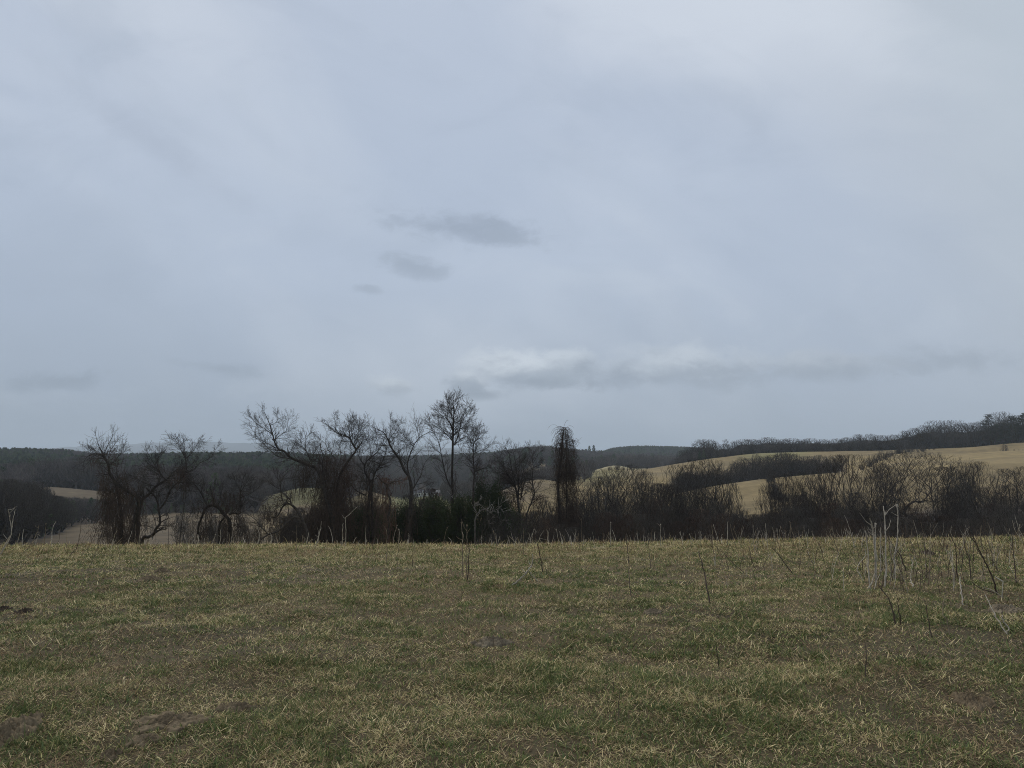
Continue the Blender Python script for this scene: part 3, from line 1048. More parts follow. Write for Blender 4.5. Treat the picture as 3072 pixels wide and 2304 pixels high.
t.vines('a', 1350, 1650, 640, 860, 130, (.3, .9), loose=.7)
t.done()

t = LimbTree('sapling', 'thin upright multi-stemmed sapling between the vine curtain and the arched trunk', 543, 42, 4, group='young trees along the hedgerow')
t.limb('a', [(1440, 1570), (1450, 1400), (1480, 1200), (1510, 1000), (1520, 900)], .035, .008, 1.5, 1, .8, ground=True)
t.limb('a', [(1450, 1500), (1410, 1330), (1380, 1200), (1370, 1120)], .02, .007, 1.5, 1, .6)
t.limb('a', [(1410, 1560), (1350, 1440), (1290, 1340)], .02, .007, 1.4, 1, .6)
t.limb('a', [(1460, 1440), (1540, 1300), (1600, 1180)], .018, .007, 1.6, 1, .6)
t.done(TWIG, TWIG)
t = LimbTree('sapling', 'single thin dark sapling stem just left of the arched trunk', 580, 43, 5, group='young trees along the hedgerow')
t.limb('a', [(1615, 1565), (1610, 1420), (1600, 1300), (1595, 1180)], .025, .007, 2.0, 1, .5, ground=True)
t.done(TWIG, TWIG)

t = LimbTree('arched_tree', 'low tree whose dark trunk bends over in a full arch back to the ground', 690, 44, 6)
t.limb('b', [(700, 1310), (720, 1150), (700, 990), (610, 890), (540, 800), (440, 748), (350, 775), (290, 850), (240, 980), (200, 1080), (190, 1200), (235, 1330)], .15, .06, .3, 1, .7, ground=True)
t.limb('b', [(540, 1310), (540, 1150), (560, 1040), (620, 960)], .10, .06, .2, 1, .6, ground=True)
t.limb('b', [(335, 750), (250, 570), (180, 460), (120, 390), (40, 330)], .06, .015, 1.6, 2, 1.0)
t.limb('b', [(450, 740), (440, 640), (410, 560), (405, 515)], .05, .02, 1.4, 2, .8)
t.limb('b', [(700, 905), (800, 880), (880, 890), (900, 760), (895, 520), (930, 350), (950, 280)], .07, .012, 1.0, 2, 1.0)
t.limb('b', [(895, 530), (830, 390), (790, 310)], .025, .008, 2.2, 2, .8)
t.limb('b', [(900, 520), (1000, 370), (1030, 330)], .025, .008, 2.2, 2, .8)
t.limb('b', [(890, 625), (1050, 560), (1180, 470), (1220, 420)], .03, .008, 1.6, 2, .8)
t.limb('b', [(520, 790), (560, 620), (540, 430)], .03, .008, 2.0, 2, .9)
t.limb('b', [(200, 1250), (290, 1160), (370, 1110)], .02, .008, 1.6, 1, .7)
t.vines('b', 150, 960, 560, 1000, 620, (.4, 1.3), loose=.6)
t.vines('b', 620, 980, 900, 1280, 260, (.4, 1.4), loose=.5)
t.vines('b', 220, 480, 820, 1250, 130, (.4, 1.2), loose=.5)
t.done()

t = LimbTree('arched_tree', 'low tree with a pointed arch and a long limb dropping left to the grass', 925, 43, 7)
t.limb('b', [(2010, 1300), (1985, 1160), (1905, 970), (1830, 830), (1740, 745), (1650, 725), (1590, 780), (1540, 880), (1490, 940), (1380, 965)], .13, .03, .5, 1, .7, ground=True)
t.limb('b', [(1885, 965), (1800, 948), (1720, 990), (1610, 1100), (1500, 1190), (1350, 1240), (1230, 1320)], .085, .06, .4, 1, .7)
t.limb('b', [(1350, 1235), (1250, 1120), (1150, 1000), (1050, 920)], .045, .012, 1.6, 2, .8)
t.limb('b', [(1250, 1120), (1150, 1090), (1040, 1100)], .025, .01, 1.4, 1, .7)
t.limb('b', [(1740, 740), (1715, 650), (1680, 640), (1640, 700), (1500, 800), (1380, 900)], .06, .015, 1.8, 2, .8)
t.limb('b', [(1600, 690), (1565, 560), (1550, 380), (1480, 270), (1440, 200)], .05, .008, 1.4, 2, 1.0)
t.limb('b', [(1550, 375), (1620, 260), (1710, 160)], .03, .008, 1.6, 2, 1.0)
t.limb('b', [(1535, 480), (1400, 400), (1320, 310)], .03, .008, 1.6, 2, .8)
t.limb('b', [(1700, 1300), (1700, 1050), (1690, 850), (1680, 720)], .035, .02, .8, 1, .6, ground=True)
t.limb('b', [(1830, 1300), (1830, 1050), (1815, 860)], .02, .01, .6, 1, .5, ground=True)
t.limb('b', [(1500, 1190), (1560, 1250), (1600, 1310)], .03, .015, .6, 1, .5)
t.vines('b', 1240, 1560, 720, 980, 300, (.3, 1.0), loose=.6)
t.vines('b', 1480, 1760, 480, 760, 150, (.2, .7), loose=.9)
t.vines('b', 980, 1850, 950, 1300, 260, (.3, 1.0), loose=.7, r=(.004, .008))
t.done()

t = LimbTree('vine_clad_tree', 'big tree with one long limb reaching up to the left over a shaggy vine mass', 990, 48, 8)
t.limb('c', [(1070, 1560), (1040, 1350), (1000, 1200), (950, 1050), (925, 900), (860, 770), (775, 740), (660, 690), (565, 645), (500, 580), (440, 560), (392, 480), (370, 390), (340, 290), (300, 190), (262, 110)], .19, .012, .45, 2, 1.2, ground=True, from_t=.45)
t.limb('c', [(388, 450), (470, 385), (530, 330), (545, 190)], .035, .008, 1.9, 2, 1.2)
t.limb('c', [(372, 392), (270, 320), (180, 260), (120, 190)], .035, .008, 1.9, 2, 1.2)
t.limb('c', [(570, 660), (430, 640), (335, 560), (240, 470), (150, 410)], .045, .008, 1.7, 2, 1.2)
t.limb('c', [(440, 560), (330, 500), (220, 440), (140, 340)], .03, .008, 1.6, 2, 1.1)
t.limb('c', [(790, 675), (745, 575), (690, 525), (570, 510)], .04, .008, 1.6, 2, 1.1)
t.limb('c', [(748, 580), (740, 470), (780, 390), (800, 350)], .03, .008, 2.0, 2, 1.0)
t.limb('c', [(800, 690), (850, 580), (880, 480)], .03, .008, 1.6, 2, 1.0)
t.limb('c', [(945, 1000), (935, 740), (940, 640), (915, 555)], .06, .035, .6, 1, .8)
t.limb('c', [(930, 740), (880, 660), (800, 720), (700, 800), (640, 880)], .04, .012, 1.4, 2, 1.0)
t.limb('c', [(340, 290), (420, 240), (430, 160)], .02, .007, 2.0, 2, .9)
t.vines('c', 620, 1010, 700, 1000, 620, (.5, 1.7), loose=.6)
t.vines('c', 780, 1150, 900, 1560, 760, (.8, 2.4), loose=.35)
t.vines('c', 740, 1060, 1250, 1570, 260, (.6, 1.8), loose=.5)
t.vines('c', 580, 960, 590, 720, 160, (.3, 1.0), loose=.8)
t.done()

t = LimbTree('vine_clad_tree', 'tree with a round twiggy head above reddish vines, right of the long-limbed tree', 1025, 49, 9)
t.limb('c', [(1150, 1560), (1130, 1300), (1100, 1050), (1120, 880), (1180, 760), (1260, 640), (1310, 570), (1270, 490), (1240, 430), (1180, 400), (1090, 370), (1000, 290), (930, 250)], .17, .008, .4, 2, 1.2, ground=True, from_t=.5)
t.limb('c', [(1310, 570), (1360, 500), (1400, 400), (1390, 290)], .04, .008, 2.0, 2, 1.2)
t.limb('c', [(1260, 620), (1250, 420), (1290, 310), (1300, 230)], .035, .008, 2.0, 2, 1.2)
t.limb('c', [(1140, 620), (1130, 500), (1160, 420), (1080, 330), (1095, 200)], .035, .008, 1.8, 2, 1.1)
t.limb('c', [(1060, 640), (1000, 570), (960, 490), (890, 430)], .035, .008, 1.8, 2, 1.1)
t.limb('c', [(1240, 430), (1230, 330), (1250, 230)], .025, .008, 2.0, 2, 1.0)
t.limb('c', [(1310, 570), (1290, 450), (1340, 350), (1350, 270)], .03, .008, 2.0, 2, 1.0)
t.vines('c', 940, 1300, 590, 960, 800, (.4, 1.6), loose=.65)
t.vines('c', 1000, 1260, 880, 1560, 560, (.8, 2.4), loose=.35)
t.done(TWIG, BARK, wood_mat('reddish_vine', (0.046, 0.031, 0.025), (0.082, 0.054, 0.043), 2.0))

t = LimbTree('crooked_tree', 'crooked dark double-trunked tree with looping limbs in the middle of the hedgerow', 1110, 50, 10)
t.limb('d', [(260, 1570), (250, 1300), (270, 1050), (282, 900), (240, 820), (210, 750), (222, 670), (290, 600), (380, 520), (430, 420)], .15, .02, .5, 2, 1.2, ground=True, from_t=.35)
t.limb('d', [(222, 690), (170, 640), (140, 580), (110, 540)], .045, .012, 1.4, 2, 1.0)
t.limb('d', [(265, 640), (330, 650), (430, 690), (500, 650), (545, 610)], .05, .012, 1.3, 2, 1.0)
t.limb('d', [(310, 1570), (300, 1200), (300, 920), (340, 780), (400, 690), (460, 560), (470, 470)], .13, .012, .6, 2, 1.1, ground=True, from_t=.4)
t.limb('d', [(290, 600), (270, 440), (255, 350)], .03, .008, 2.0, 2, 1.1)
t.limb('d', [(380, 520), (360, 400), (350, 320)], .025, .008, 2.0, 2, 1.1)
t.limb('d', [(200, 560), (180, 480), (200, 400)], .025, .008, 1.9, 2, 1.0)
t.limb('d', [(225, 1050), (110, 990), (40, 910), (20, 880)], .06, .02, .8, 2, 1.0)
t.limb('d', [(270, 830), (200, 860), (100, 840)], .03, .01, 1.2, 2, .9)
t.vines('d', 180, 400, 760, 1580, 560, (.8, 2.4), loose=.4)
t.vines('d', -60, 240, 1100, 1580, 220, (.6, 1.8), loose=.5)
t.done()

t = LimbTree('vine_snag', 'short broken trunk with a flat shelf of reddish vines on top', 1163, 48, 12)
t.limb('d', [(490, 1580), (490, 1330), (520, 1130), (475, 1000), (480, 930), (420, 890), (390, 850)], .12, .04, .4, 1, .7, ground=True)
t.limb('d', [(480, 930), (560, 890), (640, 875), (710, 862)], .05, .015, .8, 1, .6)
t.vines('d', 400, 720, 840, 910, 260, (.3, .8), loose=.85)
t.vines('d', 400, 560, 900, 1580, 300, (.6, 2.0), loose=.4)
t.done(TWIG_RED, BARK, wood_mat('rusty_vine', (0.060, 0.036, 0.028), (0.102, 0.064, 0.048), 2.0))

t = LimbTree('forked_tree', 'wide forked tree with a Y of two curving limbs, left of the tallest tree', 1228, 51, 13)
t.limb('d', [(740, 1570), (745, 1300), (765, 1000), (740, 835), (685, 760), (640, 650), (590, 570), (520, 470), (480, 370), (440, 310), (330, 250), (225, 180)], .19, .008, .45, 2, 1.3, ground=True, from_t=.45)
t.limb('d', [(742, 840), (718, 700), (740, 600), (790, 470), (860, 370), (960, 310), (1010, 280)], .09, .01, 1.0, 2, 1.3)
t.limb('d', [(790, 470), (720, 390), (670, 320), (620, 240)], .035, .008, 1.8, 2, 1.1)
t.limb('d', [(520, 470), (500, 380), (520, 280), (522, 120)], .035, .008, 1.8, 2, 1.1)
t.limb('d', [(500, 390), (590, 270), (640, 190)], .03, .008, 1.6, 2, 1.1)
t.limb('d', [(600, 560), (650, 500), (720, 450)], .03, .008, 1.6, 2, 1.0)
t.limb('d', [(860, 370), (840, 280), (850, 180)], .03, .008, 1.9, 2, 1.1)
t.limb('d', [(580, 560), (560, 430), (580, 320)], .025, .008, 1.6, 2, 1.0)
t.limb('d', [(765, 1010), (830, 900), (890, 790), (875, 740), (800, 740)], .07, .015, .7, 2, 1.0)
t.limb('d', [(890, 770), (930, 660), (1000, 580)], .035, .01, 1.5, 2, 1.1)
t.limb('d', [(760, 1300), (900, 1180), (1000, 1190)], .03, .01, .7, 2, .8)
t.limb('d', [(820, 930), (930, 900), (1010, 960)], .025, .008, 1.2, 2, .9)
t.vines('d', 700, 800, 850, 1580, 190, (.8, 2.2), loose=.3)
t.done()

t = LimbTree('tall_tree', 'tallest bare tree, a straight trunk with an oval head of fine upswept twigs', 1356, 55, 14)
t.q.update(up=.26, ratio=.55, ang=(14, 42)); t.dens = 1.6
t.limb('e', [(400, 1580), (405, 1300), (400, 1000), (405, 750), (410, 550), (415, 400), (420, 250), (420, 110)], .21, .014, .55, 2, 1.0, ground=True, from_t=.6, spread=.1, up=.3)
t.limb('e', [(400, 1060), (345, 950), (303, 770), (272, 610), (235, 510), (190, 440)], .085, .008, 1.0, 2, 1.05)
t.limb('e', [(405, 560), (330, 480), (220, 405), (170, 370), (150, 320)], .05, .008, 1.6, 2, 1.05)
t.limb('e', [(415, 610), (500, 540), (600, 500), (640, 440)], .045, .008, 1.6, 2, 1.05)
t.limb('e', [(415, 440), (350, 335), (285, 290), (240, 240)], .045, .008, 1.9, 2, 1.05)
t.limb('e', [(425, 440), (500, 430), (570, 350), (635, 270)], .045, .008, 1.9, 2, 1.05)
t.limb('e', [(430, 610), (470, 480), (490, 380), (535, 260), (560, 170)], .055, .008, 1.7, 2, 1.05)
t.limb('e', [(415, 340), (370, 230), (340, 110)], .04, .008, 2.0, 2, 1.05)
t.limb('e', [(420, 290), (460, 180), (485, 95)], .04, .008, 2.0, 2, 1.05)
t.limb('e', [(418, 240), (400, 150), (380, 90)], .03, .008, 2.0, 2, .9)
t.limb('e', [(425, 380), (520, 330), (600, 220)], .035, .008, 1.9, 2, 1.05)
t.limb('e', [(410, 500), (300, 440), (250, 330)], .03, .008, 1.7, 2, 1.05)
t.limb('e', [(420, 340), (330, 290), (270, 200)], .03, .008, 1.9, 2, 1.05)
t.limb('e', [(410, 820), (460, 780), (560, 755)], .03, .01, 1.2, 2, 1.05)
t.limb('e', [(290, 700), (230, 660), (150, 660)], .03, .008, 1.2, 2, 1.05)
t.vines('e', 370, 440, 900, 1580, 160, (.8, 2.0), loose=.3)
t.done()
t = LimbTree('dead_branch', 'pale broken branch caught in the fork of the tallest tree', 1363, 54, 15, 'branch', None)
t.limb('e', [(390, 1130), (425, 1165), (460, 1130), (490, 1100)], .025, .012, 1.0, 1, .5)
t.done(DEAD, DEAD)

t = LimbTree('slender_tree', 'slender bare tree with a thin pointed head just right of the tallest tree', 1420, 53, 16)
t.q.update(up=.18)
t.limb('e', [(620, 1580), (622, 1300), (622, 1050), (632, 900), (622, 750), (622, 620), (650, 530), (690, 420)], .13, .01, .7, 2, 1.2, ground=True, from_t=.4)
t.limb('e', [(612, 800), (545, 720), (485, 650)], .04, .008, 1.5, 2, 1.0)
t.limb('e', [(638, 885), (720, 852), (800, 840)], .04, .01, 1.2, 2, 1.0)
t.limb('e', [(618, 630), (580, 530), (550, 470)], .035, .008, 1.8, 2, 1.0)
t.limb('e', [(622, 700), (700, 660), (760, 640), (830, 570)], .035, .008, 1.5, 2, 1.0)
t.limb('e', [(755, 640), (735, 580), (725, 560)], .02, .008, 1.6, 1, .8)
t.limb('e', [(640, 560), (700, 530), (740, 470)], .028, .008, 1.8, 2, 1.0)
t.limb('e', [(622, 620), (620, 520), (640, 430)], .028, .008, 1.8, 2, 1.0)
t.vines('e', 640, 800, 760, 960, 160, (.3, 1.2), loose=.7)
t.done()

t = LimbTree('dead_branch', 'pale grey dead limb bending over in front of the dark evergreen', 1430, 51, 17, 'branch', None)
t.q.update(rmin=.008, nc=(2, 2, 2))
t.limb('e', [(640, 1580), (640, 1400), (660, 1330), (700, 1285), (750, 1270)], .09, .045, .2, 1, .6, ground=True)
t.limb('e', [(750, 1270), (800, 1310), (900, 1370), (960, 1400)], .03, .01, .8, 1, .8)
t.limb('e', [(760, 1275), (720, 1230), (690, 1225)], .025, .01, .7, 1, .6)
t.limb('e', [(765, 1280), (775, 1400), (820, 1480)], .022, .009, 1.0, 1, .7)
t.limb('e', [(800, 1310), (900, 1220), (960, 1180)], .022, .009, 1.0, 1, .7)
t.limb('e', [(660, 1300), (630, 1250), (690, 1170)], .022, .009, .8, 1, .6)
t.limb('e', [(900, 1260), (950, 1340), (990, 1440)], .02, .009, .8, 1, .6)
t.done(DEAD, wood_mat('grey_limb', (0.07, 0.062, 0.056), (0.15, 0.138, 0.125), 6.0))

t = LimbTree('multi_stem_tree', 'dark many-stemmed vase-shaped tree between the slender tree and the shaggy snag', 1555, 55, 18)
t.q.update(up=.16)
t.limb('f', [(620, 1400), (600, 1200), (575, 1000), (540, 850), (450, 720), (380, 600), (330, 520)], .15, .01, .7, 2, 1.3, ground=True, from_t=.4)
t.limb('f', [(590, 1050), (592, 800), (600, 600), (600, 430)], .09, .008, 1.2, 2, 1.2)
t.limb('f', [(570, 950), (505, 660), (470, 450), (400, 330)], .07, .008, 1.2, 2, 1.2)
t.limb('f', [(620, 1050), (660, 850), (710, 740)], .06, .008, 1.4, 2, 1.1)
t.limb('f', [(600, 920), (560, 620), (540, 480), (490, 330)], .06, .008, 1.2, 2, 1.2)
t.limb('f', [(560, 860), (430, 780), (300, 680), (230, 640)], .04, .008, 1.5, 2, 1.1)
t.limb('f', [(620, 1000), (640, 760), (660, 600), (680, 500)], .05, .008, 1.5, 2, 1.1)
t.limb('f', [(540, 850), (420, 640), (350, 450)], .05, .008, 1.5, 2, 1.2)
t.limb('f', [(520, 1300), (450, 1160), (420, 1050), (350, 900)], .05, .01, .9, 2, 1.0, ground=True)
t.vines('f', 300, 680, 560, 1000, 330, (.4, 1.4), loose=.6)
t.done()
t = LimbTree('slender_tree', 'thin bare tree with a kinked stem standing alone left of the shaggy snag', 1600, 56, 19)
t.limb('f', [(690, 1350), (720, 1180), (770, 1060), (800, 950), (772, 800), (782, 600), (765, 430), (720, 350)], .09, .008, .9, 2, 1.0, ground=True, from_t=.3)
t.limb('f', [(800, 955), (870, 880), (910, 790)], .035, .008, 1.6, 2, .9)
t.limb('f', [(785, 560), (840, 460), (890, 410)], .03, .008, 1.7, 2, .9)
t.limb('f', [(775, 650), (720, 580), (660, 560)], .028, .008, 1.6, 2, .9)
t.limb('f', [(790, 620), (870, 590), (900, 540)], .025, .008, 1.6, 2, .8)
t.done()

# the tall vine-wrapped snag with its fountain of drooping stems
t = LimbTree('vine_snag', 'tall narrow dead trunk wrapped in vines with a drooping mop of stems on top', 1680, 52, 20)
t.limb('f', [(1130, 1580), (1125, 1200), (1112, 800), (1150, 500), (1170, 250), (1178, 130)], .14, .05, .2, 1, .6, ground=True, spread=.1)
t.limb('f', [(1220, 1300), (1222, 900), (1222, 600), (1216, 300), (1205, 200)], .06, .025, .2, 1, .5, spread=.1)
t.limb('f', [(1130, 800), (1120, 500), (1140, 330), (1170, 200)], .05, .025, .2, 1, .5, spread=.1)
for k in range(230):
    zx, zy, zs = ZOOM['f']
    px = t.rnd.gauss(1185, 34); py = t.rnd.uniform(95, 330)
    p = at(zx + px / zs, zy + py / zs, 52 + t.rnd.gauss(0, .15))
    a = t.rnd.uniform(0, 2 * pi); out = t.rnd.uniform(.3, 1.0)
    d = nrm((cos(a) * out, sin(a) * out, t.rnd.uniform(.1, 1.0)))
    L = t.rnd.uniform(.45, 1.1); pts = [p]
    for i in range(7):
        d = nrm((d[0] + t.rnd.gauss(0, .1), d[1] + t.rnd.gauss(0, .2), d[2] - .36))
        p = tuple(p[j] + d[j] * L / 7 for j in range(3)); pts.append(p)
    rr = t.rnd.uniform(.005, .010)
    t.Vn.add(pts, [rr] * 7 + [rr * .5], 3)
t.vines('f', 1080, 1330, 240, 760, 1150, (.5, 1.7), depth=.7, loose=.35, r=(.004, .009), clump=.3)
t.vines('f', 1085, 1335, 600, 1580, 1300, (.7, 2.2), depth=.8, loose=.4, r=(.004, .009), clump=.3)
t.vines('f', 1280, 1440, 500, 1500, 260, (.6, 2.0), depth=.9, loose=.4, r=(.004, .008))
t.done()

# ------------------------------------------------------------------ evergreen bushes in the hedgerow
def evergreen(name, label, sx, sy_top, Y, hw_px, seed, n=18000, mat=CEDAR, group='evergreen bushes in the hedgerow'):
    rnd = np.random.RandomState(seed)
    x, _, zt = at(sx, sy_top, Y)
    zb = tz(x, Y)
    H = zt - zb; hw = hw_px / FPX * Y
    root = empty(name, (x, Y, zb))
    tag(root, label, 'bush', group)
    T = Tubes()
    rr = random.Random(seed)
    cl = []
    for k in range(90):
        a = rr.uniform(0, 2 * pi); h = H * (0.04 + 0.9 * rr.random() ** 0.8)
        rad = hw * sqrt(max(0.05, 1 - (h / H) ** 2.2)) * rr.uniform(.45, 1.0)
        c = (cos(a) * rad, sin(a) * rad, h)
        cl.append(c)
        T.add([(0, 0, -.2), (c[0] * .2, c[1] * .2, h * .5), (c[0] * .6, c[1] * .6, h * .85), c], [.05, .04, .02, .008], 4)
    cl = np.array(cl)
    link_mesh('stem', T.mesh('stem'), BARK, root)
    ci = rnd.randint(0, len(cl), n)
    pos = cl[ci] + rnd.randn(n, 3) * np.array([hw * .13, hw * .13, H * .06])
    d = rnd.randn(n, 3); d[:, 2] += 0.6; d /= np.linalg.norm(d, axis=1, keepdims=True)
    u = np.cross(d, rnd.randn(n, 3)); u /= np.linalg.norm(u, axis=1, keepdims=True)
    L = rnd.uniform(.06, .17, n)[:, None]; W = rnd.uniform(.010, .022, n)[:, None]
    V = np.stack([pos - u * W, pos + u * W, pos + d * L * .6 + u * W * .8, pos + d * L, pos + d * L * .6 - u * W * .8], 1).reshape(-1, 3)
    V[:, 2] = np.maximum(V[:, 2], 0)
    F = np.arange(n * 5).reshape(n, 5)
    link_mesh('foliage', np_mesh('foliage', V, [F]), mat, root)


evergreen('evergreen_bush', 'largest dark evergreen bush, rounded, right of the slender tree', 1468, 1438, 54, 74, 31, 26000)
evergreen('evergreen_bush', 'dark evergreen bush at the foot of the tallest tree, left side', 1308, 1500, 53, 66, 32)
evergreen('evergreen_bush', 'dark evergreen bush between the tallest tree and the slender tree', 1392, 1488, 53, 58, 33)
evergreen('evergreen_bush', 'dark evergreen bush behind the forked Y-shaped tree', 1225, 1515, 53, 66, 34)
evergreen('evergreen_bush', 'low evergreen bush behind the double-trunked crooked tree', 1075, 1530, 53, 62, 35)
evergreen('evergreen_bush', 'low dark evergreen bush behind the foot of the many-stemmed tree', 1530, 1530, 54, 60, 36)
evergreen('evergreen_bush', 'evergreen bush between the broken trunk with its vine shelf and the crooked tree', 1150, 1535, 53, 60, 37)

# ------------------------------------------------------------------ tree kinds for the valley and the hills
MID = {
    'vase': Kind(101, 10, 'vase', .008, 900, 3, BARK, TWIG_GREY),
    'vase2': Kind(102, 10, 'vase', .008, 900, 3, BARK, TWIG),
    'oak': Kind(103, 12, 'oak', .0085, 1150, 3, BARK, TWIG),
    'oval': Kind(104, 11, 'oval', .008, 800, 3, BARK, TWIG),
    'bush': Kind(105, 7, 'bush', .0065, 850, 3, BARK, TWIG_GREY),
    'bush2': Kind(106, 7, 'bush', .0065, 850, 3, BARK, TWIG),
    'bush3': Kind(107, 6, 'bush', .0065, 850, 3, TWIG_RED, TWIG_RED),
    'slim': Kind(108, 9, 'slim', .009, 300, 3, BARK, TWIG),
}
VG = 'bare trees in the valley on the right'
MID['bush'].at_px('bare_tree', 1785, 1434, 80, 82, 'dense round-headed grey thicket tree right of the shaggy snag', 'tree', VG)
MID['vase'].at_px('bare_tree', 1873, 1397, 95, 80, 'tall open grey tree with a ragged top below the pale knoll', 'tree', VG)
MID['oval'].at_px('bare_tree', 1932, 1416, 98, 46, 'small brownish tree right of the tall grey one below the pale knoll', 'tree', VG)
MID['vase2'].at_px('bare_tree', 1832, 1428, 88, 55, 'shorter grey tree leaning on the left of the tall one below the knoll', 'tree', VG)
MID['oval'].at_px('bare_tree', 2012, 1462, 62, 62, 'reddish brown young tree rising straight from the field edge', 'tree', VG)
MID['vase2'].at_px('bare_tree', 2052, 1396, 105, 62, 'bushy dark tree under the big hill field, left of the pale forked stems', 'tree', VG)
MID['vase'].at_px('bare_tree', 2105, 1380, 88, 88, 'large tree with several pale forked stems in front of the hill fields', 'tree', VG)
MID['bush2'].at_px('bare_tree', 1985, 1452, 92, 60, 'rusty dark thicket between the two grey trees below the hill', 'tree', VG)
MID['bush'].at_px('bare_tree', 2196, 1447, 92, 32, 'narrow grey bushy tree left of the open ochre slope', 'tree', VG)
MID['vase2'].at_px('bare_tree', 2352, 1424, 72, 66, 'dark spreading tree right of the hedge corner on the slope', 'tree', VG)
MID['vase'].at_px('bare_tree', 2432, 1420, 78, 66, 'grey-barked tree with a broken pale limb, left of the big dark vase tree', 'tree', VG)
MID['vase2'].at_px('bare_tree', 2545, 1366, 70, 108, 'big dark vase-shaped tree with many rising limbs at the edge of the field', 'tree', VG)
MID['oval'].at_px('bare_tree', 2640, 1392, 100, 42, 'slim reddish tree left of the great round oak', 'tree', VG)
MID['oval'].at_px('bare_tree', 2676, 1402, 102, 36, 'second slim reddish tree, touching the great round oak', 'tree', VG)
MID['oak'].at_px('bare_tree', 2745, 1358, 128, 100, 'great round-headed oak standing clear against the straw hillside', 'tree', VG)
MID['bush2'].at_px('bare_tree', 2838, 1402, 108, 62, 'dark thicket tree right of the great round oak', 'tree', VG)
MID['vase'].at_px('bare_tree', 2884, 1388, 112, 40, 'grey tree with a forked pale top behind the dark thicket', 'tree', VG)
MID['oval'].at_px('bare_tree', 2932, 1386, 110, 46, 'tall narrow tree third from the right edge under the terraced hill', 'tree', VG)
MID['bush'].at_px('bare_tree', 3010, 1408, 108, 58, 'round bushy tree second from the right edge of the valley', 'tree', VG)
MID['vase2'].at_px('bare_tree', 3085, 1400, 104, 56, 'tree cut by the right edge of the picture above the field', 'tree', VG)
MID['bush'].at_px('bare_tree', 2900, 1450, 84, 66, 'low grey bushy tree in front of the tall narrow tree at right', 'tree', VG)
MID['vase'].at_px('bare_tree', 1735, 1470, 75, 50, 'grey bushy tree hugging the right side of the shaggy snag', 'tree', VG)

rv = random.Random(41)
for a0, a1, nn in ((1690, 2200, 10), (2310, 2600, 5), (2800, 3120, 6)):
    for i in range(nn):
        sx = a0 + (a1 - a0) * (i + rv.random()) / nn
        if 2205 < sx < 2300: continue
        k = rv.choice(['vase', 'vase2', 'oval', 'slim', 'bush2'])
        MID[k].at_px('bare_tree', sx, rv.uniform(1448, 1500), rv.uniform(80, 100), rv.uniform(16, 24) if k == 'slim' else rv.uniform(34, 54),
                     'bare tree among the crowded lesser ones of the valley wood on the right', 'tree', 'lesser trees of the valley wood on the right')

MASS = 'brush thicket along the foot of the field'
rb = random.Random(77)
for i in range(190):
    sx = 1470 + (3150 - 1470) * (i + rb.random()) / 190
    Y = rb.uniform(58, 84) if i % 3 else rb.uniform(46, 54)
    top = rb.triangular(1466, 1570, 1535) if Y > 56 else rb.uniform(1530, 1590)
    if 2195 < sx < 2325:
        top = max(top, rb.uniform(1535, 1565))
    if 2590 < sx < 2815: top = max(top, rb.uniform(1505, 1560))
    elif sx > 2600: top += 8
    k = rb.choice(['bush', 'bush2', 'slim', 'bush3', 'slim', 'bush'])
    MID[k].at_px('brush_shrub', sx, top - (28 if k == 'slim' else 0), Y, rb.uniform(32, 60) if k != 'slim' else rb.uniform(14, 24),
                 'leafless brown shrub in the tangled thicket below the field on the right', 'shrub', MASS)
for i in range(64):
    sx = 850 + (1500 - 850) * (i + rb.random()) / 64
    Y = rb.uniform(57, 66)
    if sx > 1190 and rb.random() < .4: continue
    MID[rb.choice(['bush2', 'bush3', 'bush2'])].at_px('brush_shrub', sx, rb.triangular(1440, 1590, 1545), Y, rb.uniform(22, 48),
                 'leafless undergrowth shrub crowded at the feet of the hedgerow trees', 'shrub', 'undergrowth between the hedgerow trees')
for i in range(10):
    sx = rb.uniform(560, 880); Y = rb.uniform(46, 54)
    MID['bush2'].at_px('brush_shrub', sx, rb.uniform(1560, 1595), Y, rb.uniform(16, 30),
                 'small leafless shrub under the arched trunks', 'shrub', 'small shrubs under the arched trunks')

for i in range(34):
    sx = rb.uniform(400, 900); Y = rb.uniform(105, 225)
    k = rb.choice(['bush', 'bush2', 'slim'])
    x_, _, _ = at(sx, 1500, Y)
    MID[k].place('brush_shrub', x_, Y, rb.uniform(1.6, 5.0), 'small leafless shrub out on the dull valley field seen between the arched trunks', 'shrub', 'shrubs on the valley field')

# ------------------------------------------------------------------ hills on the right: individual far trees
FAR = [Kind(201 + i, 14, f, .024, na_, 2, BARK, tw) for i, (f, na_, tw) in enumerate([
    ('oak', 620, TWIG), ('vase', 560, TWIG), ('oval', 460, TWIG), ('oak', 620, TWIG_GREY), ('bush', 420, TWIG), ('slim', 200, TWIG)])]

